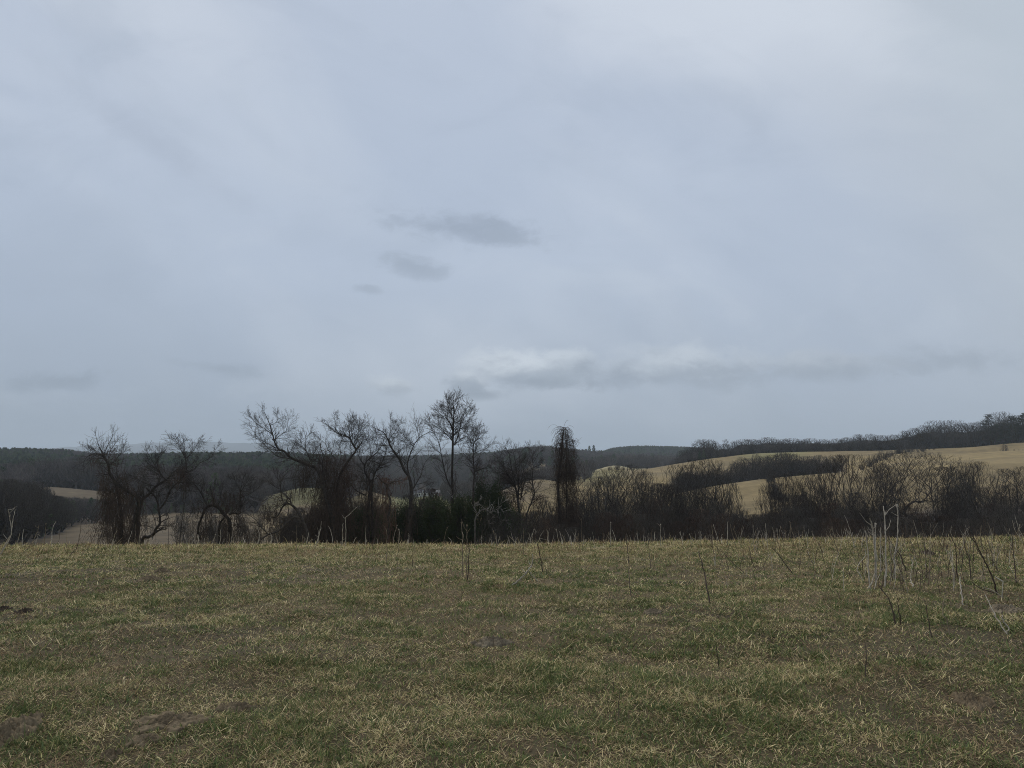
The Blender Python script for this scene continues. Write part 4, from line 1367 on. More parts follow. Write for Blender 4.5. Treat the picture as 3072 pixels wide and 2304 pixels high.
# wood along the skyline of the big hill: (sx, top sy) of its outline
SKY = [(1995, 1392), (2030, 1375), (2050, 1352), (2070, 1342), (2090, 1340), (2112, 1318), (2128, 1322), (2150, 1345), (2172, 1332), (2190, 1345), (2210, 1325), (2230, 1318),
       (2256, 1318), (2280, 1320), (2305, 1312), (2320, 1318), (2345, 1318), (2370, 1315), (2400, 1318), (2430, 1315), (2470, 1318),
       (2510, 1316), (2540, 1312), (2575, 1303), (2610, 1302), (2640, 1306), (2680, 1304), (2715, 1292), (2745, 1284), (2775, 1276),
       (2805, 1262), (2830, 1275), (2856, 1261), (2885, 1270), (2915, 1268), (2945, 1264), (2975, 1262), (3002, 1236), (3030, 1250), (3060, 1246), (3090, 1240), (3130, 1240)]
rs = random.Random(5)
RG = 'bare trees of the wood along the hilltop'
special = {2112: 'solitary broad round tree at the left end of the hilltop wood', 2805: 'broad round-crowned tree standing above the hilltop wood near its right end',
           2856: 'lollipop-shaped tree rising above the hilltop wood right of the broad round one', 3002: 'tall pale-twigged tree between the pines at the right end of the hilltop'}
for sx, sy in SKY:
    Y = rs.uniform(440, 470)
    big = sx in special
    k = FAR[0] if big else rs.choice(FAR[:4])
    k.at_px('bare_tree', sx, sy, Y, 38 if big else rs.uniform(24, 38), special.get(sx, 'bare tree on the skyline of the hilltop wood'), 'tree', RG)
for i in range(64):
    sx = rs.uniform(2000, 3160)
    top = float(np.interp(sx, [a for a, _ in SKY], [b for _, b in SKY]))
    crest = float(grid_eval(np.array([sx]), np.array([430.0]))[0])
    Y = rs.uniform(442, 500)
    FAR[rs.choice([1, 2, 4, 4])].at_px('bare_tree', sx, top + (crest - top) * rs.uniform(0.15, 0.55), Y, rs.uniform(18, 32),
             'bare tree packed into the dark body of the hilltop wood', 'tree', RG)


def layered_pine(name, label, sx, sy_top, Y, hw_px, seed, group='pines on the hilltop'):
    rnd = random.Random(seed)
    x, _, zt = at(sx, sy_top, Y)
    zb = tz(x, Y); H = zt - zb; hw = hw_px / FPX * Y
    root = empty(name, (x, Y, zb)); tag(root, label, 'tree', group)
    T = Tubes(); T.add([(0, 0, -.3), (0.1, 0, H * .35), (0, .1, H * .7), (0, 0, H * .99)], [.28, .22, .13, .03], 7)
    Vs = []
    z = H * .25
    while z < H * .97:
        f = (z - H * .25) / (H * .75)
        for k in range(rnd.randint(4, 6)):
            a = rnd.uniform(0, 2 * pi)
            L = hw * (0.35 + 0.9 * (1 - f) ** .7) * rnd.uniform(.5, 1.15)
            lift = rnd.uniform(.02, .28)
            e = (cos(a) * L, sin(a) * L, z + L * lift)
            T.add([(0, 0, z), (e[0] * .5, e[1] * .5, z + L * lift * .35), e], [.07, .05, .02], 4)
            for j in range(int(10 + 16 * L / hw)):
                t_ = rnd.uniform(.25, 1.05)
                c = (e[0] * t_ + rnd.gauss(0, .35), e[1] * t_ + rnd.gauss(0, .35), z + L * lift * t_ * t_ + rnd.gauss(0, .16))
                for _ in range(3):
                    d = nrm((cos(a) * .6 + rnd.gauss(0, .6), sin(a) * .6 + rnd.gauss(0, .6), rnd.uniform(-.1, .7)))
                    u = nrm((rnd.gauss(0, 1), rnd.gauss(0, 1), rnd.gauss(0, 1)))
                    l = rnd.uniform(.35, .75); w_ = rnd.uniform(.07, .15)
                    Vs += [tuple(c[m] - u[m] * w_ for m in range(3)), tuple(c[m] + u[m] * w_ for m in range(3)), tuple(c[m] + d[m] * l for m in range(3))]
        z += H * rnd.uniform(.035, .06)
    link_mesh('trunk', T.mesh('trunk'), BARK, root)
    link_mesh('foliage', np_mesh('foliage', np.array(Vs), [np.arange(len(Vs)).reshape(-1, 3)]), PINE_DARK, root)


layered_pine('pine_tree', 'tall layered white pine standing clear of the hilltop wood', 2962, 1240, 446, 22, 51)
layered_pine('pine_tree', 'dense dark pine nearest the right edge of the hilltop', 3068, 1238, 444, 26, 52)
layered_pine('pine_tree', 'dark pine in front of the pale-twigged tree at the hilltop', 3034, 1246, 448, 22, 53)
layered_pine('pine_tree', 'shorter dark pine in the group of pines at the hilltop', 3012, 1266, 440, 20, 54)
layered_pine('pine_tree', 'pine cut by the right edge of the picture on the hilltop', 3100, 1236, 446, 26, 55)
FAR[5].at_px('bare_tree', 2176, 1318, 450, 9, 'spindly thin tree standing in the gap of the hilltop wood', 'tree', RG)

# trees of the draw between the two hill fields
DG = 'bare trees in the draw between the hill fields'
rd = random.Random(8)
for i in range(46):
    sx = 2030 + (2520 - 2030) * (i + rd.random()) / 46
    Y = rd.uniform(246, 300)
    top = float(np.interp(sx, [2030, 2080, 2160, 2200, 2240, 2280, 2320, 2370, 2440, 2500, 2530], [1428, 1405, 1402, 1400, 1362, 1372, 1368, 1357, 1362, 1360, 1385])) + rd.uniform(-6, 30)
    FAR[rd.choice([0, 1, 2, 3, 1])].at_px('bare_tree', sx, top, Y, rd.uniform(20, 34), 'bare tree in the strip of wood between the upper and lower hill fields', 'tree', DG)
for i in range(30):
    sx = 2020 + (2500 - 2020) * (i + rd.random()) / 30
    FAR[4].at_px('brush_shrub', sx, float(np.interp(sx, [2020, 2200, 2500], [1455, 1420, 1395])) + rd.uniform(0, 14), rd.uniform(240, 262), rd.uniform(16, 26),
                 'leafless shrub along the lower edge of the strip of wood between the hill fields', 'shrub', 'shrubs at the edge of the strip of wood')
# hedge that climbs over the hill and the one that drops down the slope
def shrub_at(sx, sy, Y, hp, hw, label, grp):
    x, _, z = at(sx, sy, Y)
    H = hp / FPX * Y
    FAR[4].place('hedge_shrub', x, Y + rd.uniform(-3, 3), H * rd.choice([.6, .8, 1, 1.3]), label, 'shrub', grp, hw=hw / FPX * Y)


for i in range(34):
    f = (i + rd.random()) / 34
    sx = float(np.interp(f, [0, .3, .6, 1], [2505, 2570, 2618, 2715])); Y = float(np.interp(f, [0, .3, .6, 1], [275, 330, 380, 428]))
    shrub_at(sx, 0, Y, rd.uniform(14, 26) * (1.15 - .5 * f), rd.uniform(9, 15), 'dark shrub in the hedge that curves up over the hill field', 'hedge curving over the hill')
for i in range(22):
    f = (i + rd.random()) / 22
    sx = float(np.interp(f, [0, .3, .75, 1], [2240, 2258, 2265, 2300])); Y = float(np.interp(f, [0, .3, .75, 1], [238, 222, 186, 182]))
    shrub_at(sx, 0, Y, rd.uniform(20, 34), rd.uniform(11, 17), 'dark shrub in the short hedge dropping down the ochre slope', 'hedge dropping down the slope')
for i in range(10):
    shrub_at(2290 + 14 * i, 0, 182 + rd.uniform(-3, 3), rd.uniform(12, 20), rd.uniform(10, 16), 'low dark shrub in the hedge along the foot of the ochre slope', 'hedge along the foot of the slope')
shrub_at(2921, 0, 372, 24, 14, 'lone dark bush on the terrace of the straw hillside', None)
for sx in (2947, 2960, 2975):
    shrub_at(sx, 0, 374, 8, 8, 'tiny low reddish shrub beside the lone bush on the terrace', 'tiny shrubs beside the lone bush')
for sx, sy, hp, hw in ((1828, 1410, 10, 12), (1850, 1408, 16, 12), (1870, 1405, 12, 10), (1895, 1403, 17, 12), (1912, 1405, 12, 9), (1940, 1404, 13, 8)):
    shrub_at(sx, sy, 470, hp, hw, 'dark shrub in the hedge along the foot of the pale knoll', 'hedge below the pale knoll')

# ------------------------------------------------------------------ far woods (uncountable): instanced through geometry nodes
def far_bare(seed, H=13, rt=.050, na_=170, nt_=2):
    tm, cm = proto_tree(seed, H, ('oak', 'oval', 'vase')[seed % 3], rt, na_, nt_)
    norm_height(tm, cm, H)
    a = np.empty(len(tm.vertices) * 3, np.float32); tm.vertices.foreach_get('co', a)
    b = np.empty(len(cm.vertices) * 3, np.float32); cm.vertices.foreach_get('co', b)
    fa = np.empty(len(tm.loops), np.int32); tm.loops.foreach_get('vertex_index', fa)
    fb = np.empty(len(cm.loops), np.int32); cm.loops.foreach_get('vertex_index', fb)
    V = np.concatenate([a.reshape(-1, 3), b.reshape(-1, 3)]); F = np.concatenate([fa.reshape(-1, 4), fb.reshape(-1, 4) + len(tm.vertices)])
    return np_mesh('wood_tree', V, [F])


def far_pine(seed, H=13):
    rnd = np.random.RandomState(seed)
    n = 1100
    h = H * (0.22 + 0.78 * rnd.rand(n) ** .8)
    f = (h / H - .22) / .78
    rad = H * .21 * (1 - f ** 1.6) ** .7 * np.sqrt(rnd.uniform(.25, 1, n)) * (0.75 + 0.35 * np.sin(f * 30 + seed))
    a = rnd.rand(n) * 2 * pi
    c = np.stack([np.cos(a) * rad, np.sin(a) * rad, h], 1)
    d = np.stack([np.cos(a), np.sin(a), np.full(n, .35)], 1) + rnd.randn(n, 3) * .5
    d /= np.linalg.norm(d, axis=1, keepdims=True)
    u = rnd.randn(n, 3); u /= np.linalg.norm(u, axis=1, keepdims=True)
    L = rnd.uniform(.5, 1.1, n)[:, None]; W = rnd.uniform(.12, .28, n)[:, None]
    V = np.stack([c - u * W, c + u * W, c + d * L], 1).reshape(-1, 3)
    T = Tubes(); T.add([(0, 0, -.5), (0, 0, H * .5), (0, 0, H * .95)], [.22, .16, .04], 5)
    tv, tf = T.arrays()
    return np_mesh('wood_pine', np.concatenate([V, tv]), [np.arange(n * 3).reshape(n, 3), tf + n * 3])


def proto_obj(me, mat):
    me.materials.append(mat)
    return bpy.data.objects.new(me.name, me)            # only a source for the wood below, not in the scene


FARTWIG = wood_mat('far_bare_wood', (0.060, 0.052, 0.049), (0.115, 0.100, 0.094), .3)
WB = [proto_obj(far_bare(301 + i), m_) for i, m_ in enumerate((FARTWIG, TWIG_GREY, FARTWIG))]
WP = [proto_obj(far_pine(401 + i), PINE) for i in range(3)]
WN = [proto_obj(far_bare(331 + i, 13, .022, 480, 2), m_) for i, m_ in enumerate((TWIG_GREY, TWIG, TWIG_GREY))]
PROT = WB + WP + WN


def wood(name, label, pts, kinds, scales):
    """One mass of far trees: points with a kind each, instanced."""
    me = bpy.data.meshes.new(name)
    P = np.asarray(pts, np.float32)
    me.vertices.add(len(P)); me.vertices.foreach_set('co', P.ravel())
    a = me.attributes.new('kind', 'INT', 'POINT'); a.data.foreach_set('value', np.asarray(kinds, np.int32))
    a = me.attributes.new('size', 'FLOAT', 'POINT'); a.data.foreach_set('value', np.asarray(scales, np.float32))
    a = me.attributes.new('turn', 'FLOAT', 'POINT'); a.data.foreach_set('value', np.random.RandomState(3).rand(len(P)).astype(np.float32) * 6.28)
    o = bpy.data.objects.new(name, me); COL.objects.link(o)
    g = bpy.data.node_groups.new(name, 'GeometryNodeTree')
    g.interface.new_socket('Geometry', in_out='INPUT', socket_type='NodeSocketGeometry')
    g.interface.new_socket('Geometry', in_out='OUTPUT', socket_type='NodeSocketGeometry')
    gi = g.nodes.new('NodeGroupInput'); go = g.nodes.new('NodeGroupOutput'); jn = g.nodes.new('GeometryNodeJoinGeometry')

    def attr(nm, typ):
        n_ = g.nodes.new('GeometryNodeInputNamedAttribute'); n_.data_type = typ; n_.inputs[0].default_value = nm
        return [s for s in n_.outputs if s.enabled and s.name == 'Attribute'][0]
    kd, sz, tn = attr('kind', 'INT'), attr('size', 'FLOAT'), attr('turn', 'FLOAT')
    rot = g.nodes.new('ShaderNodeCombineXYZ'); g.links.new(tn, rot.inputs[2])
    for i, po in enumerate(PROT):
        if not (np.asarray(kinds) == i).any():
            continue
        eq = g.nodes.new('FunctionNodeCompare'); eq.data_type = 'INT'; eq.operation = 'EQUAL'
        ins = [s for s in eq.inputs if s.enabled]
        g.links.new(kd, ins[0]); ins[1].default_value = i
        oi = g.nodes.new('GeometryNodeObjectInfo'); oi.inputs['Object'].default_value = po; oi.inputs['As Instance'].default_value = True
        ip = g.nodes.new('GeometryNodeInstanceOnPoints')
        g.links.new(gi.outputs[0], ip.inputs['Points']); g.links.new(eq.outputs[0], ip.inputs['Selection'])
        g.links.new(oi.outputs['Geometry'], ip.inputs['Instance']); g.links.new(rot.outputs[0], ip.inputs['Rotation']); g.links.new(sz, ip.inputs['Scale'])
        g.links.new(ip.outputs[0], jn.inputs[0])
    g.links.new(jn.outputs[0], go.inputs[0])
    md = o.modifiers.new('trees', 'NODES'); md.node_group = g
    tag(o, label, 'wood', kind='stuff')
    return o


rw = np.random.RandomState(21)


def scatter(c0, c1, y0, y1, spacing):
    """Even random points between two photo columns and two distances."""
    n = int(((c1 - c0) / FPX * (y0 + y1) / 2) * (y1 - y0) / spacing**2)
    y = np.sqrt(rw.uniform(y0**2, y1**2, n))
    col = rw.uniform(c0, c1, n)
    x = (col - 1536) / FPX / 1.0066 * y
    return x, y, col


def make_wood(name, label, parts, cond, pine_f, size, cap=None, near=0):
    X, Yv, C = [], [], []
    for pz in parts:
        a, b, c_ = scatter(*pz); X.append(a); Yv.append(b); C.append(c_)
    x = np.concatenate(X); y = np.concatenate(Yv); cl = np.concatenate(C)
    k = cond(x, y, cl); x, y, cl = x[k], y[k], cl[k]
    z = terrain(x, y) - 0.3
    p = pine_f(x, y, cl)
    kind = np.where(rw.rand(len(x)) < p, 3 + rw.randint(0, 3, len(x)), rw.randint(0, 3, len(x)) + np.where(y < near, 6, 0))
    sc = rw.uniform(size[0], size[1], len(x))
    if cap is not None:                       # shorter trees where the far clearing shows over them
        sc = np.minimum(sc, np.maximum(cap(x, y, cl, z) / 13.0, .25) * rw.uniform(.85, 1.05, len(x)))
    wood(name, label, np.stack([x, y, z], 1), kind, sc)
    return len(x)


def left_cond(x, y, cl):
    clr = (np.abs(cl - 235) < 165) & (y > 292) & (y < 362)
    clr2 = (cl > 770) & (cl < 985) & (y < 388)
    return ~(clr | clr2)


def left_pine(x, y, cl):
    n = fbm(x * 0.012, y * 0.012, 2, 3)
    up = np.clip((y - 400) / 120, 0, 1)
    gap = np.exp(-((cl - 290) / 95) ** 2) * (y > 600)
    return np.clip(up * (0.55 + 1.6 * (n - 0.42)) * (1 - gap), 0.02, 0.97)


make_wood('forest', 'hazy mixed pine and bare wood covering the hill on the left', [(-700, 1060, 268, 960, 5.4)], left_cond, left_pine, (.85, 1.25),
          lambda x, y, cl, z: np.where((y < 293) & (np.abs(cl - 235) < 175), EYE - y * (1492 - 1410) / 2250 - z, 99))
make_wood('woodland', 'dark leafless wood in the valley bottom at the left edge', [(-700, 345, 105, 292, 4.3), (345, 700, 245, 275, 5)],
          lambda x, y, cl: y > np.interp(cl, [0, 90, 150, 200, 230, 360], [108, 125, 150, 185, 222, 245]), lambda x, y, cl: np.where(fbm(x * .03, y * .03, 5, 2) > .60, .35, .02), (.7, 1.05),
          lambda x, y, cl, z: EYE - y * (np.interp(cl, [0, 105, 145, 340, 700], [1440, 1450, 1490, 1497, 1520]) - 1410) / 2250 - z, near=230)
make_wood('forest', 'hazy leafless wood on the ridge behind the farm in the middle', [(1040, 2160, 655, 1180, 6.6)],
          lambda x, y, cl: ~((np.abs(cl - 1630) < 42) & (y > 690) & (y < 835)) & ~((cl < 1400) & (y < 690)), lambda x, y, cl: np.where(fbm(x * .01, y * .01, 6, 2) > .56, .35, .04), (.85, 1.2))
make_wood('forest', 'far blue-green pine ridge in the gap left of the big hill', [(1650, 2250, 1350, 1750, 7)], lambda x, y, cl: cl > 0, lambda x, y, cl: np.full(len(x), .9), (.9, 1.2))
make_wood('woodland', 'low leafless scrub in the hollow beyond the hedgerow', [(1330, 1780, 330, 520, 7), (760, 1240, 380, 520, 7)],
          lambda x, y, cl: ~((cl < 1080) & (cl > 760) & (y < 388)), lambda x, y, cl: np.full(len(x), .05), (.45, .8))

# the dense body of the hilltop wood behind its outline
def hill_cap(x, y, cl, z):
    top = np.interp(cl, [a for a, _ in SKY], [b for _, b in SKY])
    crest = grid_eval(cl, np.full(len(cl), 430.0))
    v = (crest + (top - crest) * .60 - 1152) / FPX
    return EYE + y * (SP - v * CP) / (CP + v * SP) - z


make_wood('woodland', 'dense dark leafless wood behind the trees on the hilltop', [(2010, 3300, 446, 540, 3.2)],
          lambda x, y, cl: cl > 0, lambda x, y, cl: np.where(cl > 2940, .5, .03), (.9, 1.3), hill_cap)

# two pines that stand up from the far ridge
for sx, sy, lb in ((1768, 1338, 'pointed pine standing above the far ridge, left of a pair'), (1781, 1336, 'pointed pine standing above the far ridge, right of a pair')):
    x, _, zt = at(sx, sy, 1085)
    o = bpy.data.objects.new('pine_tree', WP[1].data); COL.objects.link(o)
    zb = tz(x, 1085); k = (zt - zb) / 13
    o.location = (x, 1085, zb); o.scale = (k * .8, k * .8, k)
    tag(o, lb, 'tree', 'pair of pines above the far ridge')


# ------------------------------------------------------------------ farm buildings in the valley
def flat_mat(name, col, var=0.25, sc=2.0):
    m, n = make_mat(name)
    geo = n.new('ShaderNodeNewGeometry')
    nz = n.noise(geo.outputs['Position'], sc, 4, 0.6)
    a = tuple(v * (1 - var) for v in col)
    return finish(m, n, n.mix(nz, a, col), 0.8)


WHITE = flat_mat('white_siding', (0.74, 0.74, 0.72), .12)
SLATE = flat_mat('dark_roofing', (0.075, 0.075, 0.09))
REDP = flat_mat('red_barn_boards', (0.18, 0.055, 0.045))
TIN = flat_mat('grey_tin_roof', (0.34, 0.34, 0.35))
GLASS = flat_mat('dark_window_glass', (0.03, 0.035, 0.04))


def box_v(x0, x1, y0, y1, z0, z1):
    V = [(x0, y0, z0), (x1, y0, z0), (x1, y1, z0), (x0, y1, z0), (x0, y0, z1), (x1, y0, z1), (x1, y1, z1), (x0, y1, z1)]
    F = [(0, 3, 2, 1), (4, 5, 6, 7), (0, 1, 5, 4), (1, 2, 6, 5), (2, 3, 7, 6), (3, 0, 4, 7)]
    return V, F


def boxes(list_):
    Vs, Fs = [], []
    for b in list_:
        V, F = box_v(*b)
        Fs += [tuple(i + len(Vs) for i in f) for f in F]; Vs += V
    me = bpy.data.meshes.new('box'); me.from_pydata(Vs, [], Fs); me.update()
    return me


def house(name, label, cat, sx, Y, w_, d_, wall_h, roof_h, wall_m, roof_m, wins, door=None):
    x, _, _ = at(sx, 1480, Y)
    root = empty(name, (x, Y, tz(x, Y) + 0.0)); tag(root, label, cat, 'farm buildings beyond the hedgerow')
    hw, hd = w_ / 2, d_ / 2
    V = [(-hw, -hd, -1), (hw, -hd, -1), (hw, hd, -1), (-hw, hd, -1), (-hw, -hd, wall_h), (hw, -hd, wall_h), (hw, hd, wall_h), (-hw, hd, wall_h), (-hw, 0, wall_h + roof_h), (hw, 0, wall_h + roof_h)]
    F = [(0, 1, 5, 4), (2, 3, 7, 6), (1, 2, 6, 9, 5), (3, 0, 4, 8, 7)]
    me = bpy.data.meshes.new('wall'); me.from_pydata(V, [], F); me.update(); link_mesh('wall', me, wall_m, root)
    e = 0.35; s = roof_h / hd
    V = []
    for xx in (-hw - e, hw + e):
        for yy_, zz in ((-hd - e, wall_h - e * s + .06), (0, wall_h + roof_h + .06), (hd + e, wall_h - e * s + .06)):
            V += [(xx, yy_, zz), (xx, yy_, zz + .14)]
    F = [(0, 2, 8, 6), (2, 4, 10, 8), (1, 7, 9, 3), (3, 9, 11, 5), (0, 6, 7, 1), (4, 5, 11, 10), (0, 1, 3, 2), (2, 3, 5, 4), (6, 8, 9, 7), (8, 10, 11, 9)]
    me = bpy.data.meshes.new('roof'); me.from_pydata(V, [], F); me.update(); link_mesh('roof', me, roof_m, root)
    for wx in wins:
        link_mesh('window', boxes([(wx - .45, wx + .45, -hd - .05, -hd + .05, 1.0, 2.2)]), GLASS, root)
    if door is not None:
        link_mesh('door', boxes([(door - .6, door + .6, -hd - .06, -hd + .05, 0, 2.2)]), roof_m, root)


house('farmhouse', 'white farmhouse with a dark roof seen between the hedgerow trunks', 'house', 1254, 560, 6.5, 7, 3.0, 2.6, WHITE, SLATE, (-1.8, 1.6), 0)
house('farmhouse', 'long low white house with a dark roof right of the first white house', 'house', 1278, 575, 7.5, 7, 2.6, 1.9, WHITE, SLATE, (-2.6, 0, 2.4))
house('shed', 'small white shed at the right end of the white houses', 'shed', 1300, 552, 3.0, 4, 2.3, .8, WHITE, TIN, (), .2)
house('barn', 'low dark red barn right of the white shed', 'barn', 1315, 556, 4.6, 6, 2.8, 1.4, REDP, TIN, (), 0)

# ------------------------------------------------------------------ bare earth and clods in the field
def dirt_mat(name, c1, c2):
    m, n = make_mat(name)
    geo = n.new('ShaderNodeNewGeometry')
    a = n.noise(geo.outputs['Position'], 7.0, 6, 0.65)
    b = n.noise(geo.outputs['Position'], 45.0, 4, 0.7)
    return finish(m, n, n.mix(n.smooth(n.m('ADD', n.m('MULTIPLY', a, .7), n.m('MULTIPLY', b, .3)), .35, .68), c1, c2), .95, n.m('ADD', a, n.m('MULTIPLY', b, .4)), .9)


DIRT = dirt_mat('dried_mud', (0.068, 0.052, 0.033), (0.205, 0.160, 0.104))
DARKDIRT = dirt_mat('dark_clod', (0.032, 0.024, 0.018), (0.085, 0.065, 0.050))
GREYDIRT = dirt_mat('grey_weathered_dung', (0.080, 0.064, 0.045), (0.235, 0.196, 0.140))
PATCHES = []      # (x, y, ax, ay, rot) kept clear of grass


def clod(name, label, cat, sx, sy, w_px, h_px, lift, mat, seed, rot=0.0, group=None):
    x, y, z = ground_hit(sx, sy)
    ax = w_px / FPX * y / 2
    e = (EYE - z) / y
    ay = h_px / FPX * y / max(e, .05) / 2 * .9
    rnd = np.random.RandomState(seed)
    nr, na = 40, 150
    V = []
    F = []
    cr, sr = cos(rot), sin(rot)
    for i in range(nr + 1):
        f = i / nr
        for j in range(na):
            a = 2 * pi * j / na
            wob = 1 + .30 * (float(vnoise(cos(a) * 2.1 + seed, sin(a) * 2.1, 1)) - .5) * 2 + .22 * (float(vnoise(cos(a) * 6 + seed, sin(a) * 6, 2)) - .5) * 2
            u = cos(a) * f * ax * wob; v = sin(a) * f * ay * wob
            px = x + u * cr - v * sr; py = y + u * sr + v * cr
            V.append((px, py, f))
    V = np.array(V)
    f = V[:, 2].copy()
    sc_ = .5 / max(ax, .08)
    rough = (fbm(V[:, 0] * 16 * sc_ + seed, V[:, 1] * 16 * sc_, 1, 5) - .5) * 2
    crack = np.abs(fbm(V[:, 0] * 9 * sc_, V[:, 1] * 12 * sc_ + seed, 4, 4) - .5) * 2
    ledge = np.floor((fbm(V[:, 0] * 6 * sc_ + 3 * seed, V[:, 1] * 8 * sc_, 2, 3)) * 6) / 6
    hgt = lift * (1 - f ** 2.0) * (0.5 + 1.1 * rough + 1.1 * ledge) + .012 * (1 - f) - lift * .9 * np.exp(-(crack / .06) ** 2) * (1 - f)
    V[:, 2] = terrain(V[:, 0], V[:, 1]) + hgt + .006 + rough * .010 - .05 * np.clip((f - .80) / .20, 0, 1)
    idx = np.arange((nr + 1) * na).reshape(nr + 1, na)
    F = np.stack([idx[:-1], np.roll(idx[:-1], -1, 1), np.roll(idx[1:], -1, 1), idx[1:]], -1).reshape(-1, 4)
    o = link_mesh(name, np_mesh(name, V[:, :] - np.array([x, y, z]), [F[:, ::-1]], smooth=True), mat)
    o.location = (x, y, z)
    tag(o, label, cat, group)
    PATCHES.append((x, y, ax * .80, ay * .80, rot))


clod('dirt_patch', 'round grey-brown mound of dried mud cut by the left edge near the bottom', 'dirt', 30, 2222, 150, 92, .035, DIRT, 1)
clod('dirt_patch', 'long bare strip of cracked dried mud in the grass at the lower left', 'dirt', 520, 2170, 210, 62, .02, DIRT, 2, .5)
clod('dirt_patch', 'narrow tail of bare mud running down left from the long cracked strip', 'dirt', 430, 2225, 100, 40, .012, DIRT, 3, .8)
clod('dirt_patch', 'small broken patch of bare mud just right of the long cracked strip', 'dirt', 705, 2138, 120, 30, .02, DIRT, 4, .1)
clod('dirt_patch', 'small bare mud patch at the bottom edge below the long strip', 'dirt', 330, 2275, 70, 34, .015, DIRT, 14)
clod('dirt_patch', 'low pale molehill of crumbled earth in the grass at the lower right', 'dirt', 2912, 2122, 112, 50, .035, DIRT, 5)
clod('dung_pat', 'flat grey weathered dung pat in the middle of the field', 'dung', 1478, 1934, 112, 24, .035, GREYDIRT, 6)
clod('dung_pat', 'grey weathered dung pat right of the middle of the field', 'dung', 1955, 1842, 60, 18, .025, GREYDIRT, 7)
clod('clod', 'dark clod of turned earth by the left edge in mid field', 'dirt', 72, 1842, 40, 12, .025, DARKDIRT, 8)
clod('clod', 'dark flat clod touching the left edge of the picture', 'dirt', 6, 1836, 40, 14, .025, DARKDIRT, 9)
clod('clod', 'grey clod at the left beyond a tuft of green grass', 'dirt', 450, 1742, 66, 14, .03, DIRT, 10)
clod('clod', 'small tan clod a little behind the grey clod at the left', 'dirt', 484, 1716, 44, 8, .03, DIRT, 11)
clod('clod', 'large grey clod under the stalks by the right edge', 'dirt', 3018, 1838, 90, 24, .035, GREYDIRT, 13)
clod('clod', 'dark clod at the foot of the far stalks on the right', 'dirt', 2782, 1665, 36, 9, .06, DARKDIRT, 16)
# fresh white stick lying among the stalks on the right
T = Tubes()
x, y, z = ground_hit(2998, 1800)
p1 = at(2984, 1730, y); p2 = at(3009, 1745, y); p3 = at(3006, 1790, y + .05); p4 = (p3[0] - .01, p3[1], z - .03)
T.add(smooth_line([p4, p3, p2], 3), [.006] * 7, 5)
T.add([p2, tuple((p1[j] + p2[j]) / 2 for j in range(3)), p1], [.008, .0085, .0075], 6)
o = link_mesh('broken_stalk', T.mesh('broken_stalk', (x, y, z)), wood_mat('fresh_broken_stalk', (.42, .39, .31), (.62, .57, .45), 9)); o.location = (x, y, z)
tag(o, 'snapped cream-white stalk bent over at the right edge of the field', 'stalk', 'weed stalks')

# ------------------------------------------------------------------ dry weed stalks
rk = random.Random(33)


EXTRA = None


def stalk(pts_px, mat, r, label, group=None, side=2, head=False, jitter=0.004, name='weed_stalk', lean=0.0, base=None):
    """Stem through photo pixels, rooted where its first pixel meets the field."""
    x, y, z = ground_hit(*pts_px[0]) if base is None else base
    P = [(x, y, z - .04)]
    drift = rk.gauss(0, .06)
    for i, (sx, sy) in enumerate(pts_px[1:]):
        P.append(at(sx, sy, y + drift * (i + 1)))
    if base is None:
        P.insert(1, at(pts_px[0][0], pts_px[0][1] - 2, y))
    S = smooth_line(P, 4)
    S = [(a + rk.gauss(0, jitter), b + rk.gauss(0, jitter), c_) for a, b, c_ in S]
    n = len(S)
    T = Tubes()
    r *= 1.12
    T.add(S, [r * (1 - .6 * i / (n - 1)) * rk.uniform(.88, 1.12) for i in range(n)], 5)
    Ht = S[-1][2] - z
    for k in range(side):
        i = rk.randint(n // 3, n - 2)
        a = rk.uniform(0, 2 * pi)
        d = nrm((cos(a), sin(a) * .6, rk.uniform(.3, 1.3)))
        L = max(Ht, .15) * rk.uniform(.08, .25)
        s = S[i]
        m_ = tuple(s[j] + d[j] * L * .5 + rk.gauss(0, L * .06) for j in range(3))
        T.add([s, m_, tuple(s[j] + d[j] * L + (0, 0, L * .1)[j] for j in range(3))], [r * .45, r * .35, r * .2], 3)
    if head:
        s = S[-1]
        for k in range(6):
            a = rk.uniform(0, 2 * pi)
            T.add([s, (s[0] + cos(a) * r * 1.0, s[1] + sin(a) * r * 1.0, s[2] + r * 2.2), (s[0] + cos(a) * r * .5, s[1] + sin(a) * r * .5, s[2] + r * 4.5)], [r * .4, r * .7, r * .2], 4)
    o = link_mesh(name, T.mesh(name, (x, y, z)), mat)
    o.location = (x, y, z)
    tag(o, label, 'stalk', group)
    return o


PA, DA, TA = STALK_PALE, STALK_DARK, STALK_TAN
G = 'weed stalks'
stalk([(0, 1668), (22, 1622), (34, 1598), (30, 1560), (27, 1545), (24, 1527)], PA, .012, 'tallest pale stalk at the left edge, left prong of a fork', G, 3)
stalk([(4, 1664), (26, 1622), (34, 1596), (38, 1562), (42, 1546), (46, 1528)], PA, .011, 'right prong of the forked pale stalk at the left edge', G, 3)
stalk([(52, 1634), (57, 1612), (59, 1600)], PA, .011, 'short straight pale stalk right of the forked one at left', G, 0)
stalk([(67, 1640), (68, 1605), (71, 1588)], PA, .010, 'second short pale stalk right of the forked one at left', G, 0)
stalk([(70, 1662), (98, 1624), (112, 1594), (116, 1576)], TA, .010, 'leaning stalk with a curled tip in the left weeds', G, 3)
stalk([(106, 1640), (112, 1612), (116, 1602), (120, 1610)], PA, .008, 'small hooked pale stalk in the left weeds', G, 1)
stalk([(130, 1655), (135, 1612), (137, 1592), (138, 1574)], TA, .008, 'straight stalk with a tipped head in the left weeds', G, 1, True)
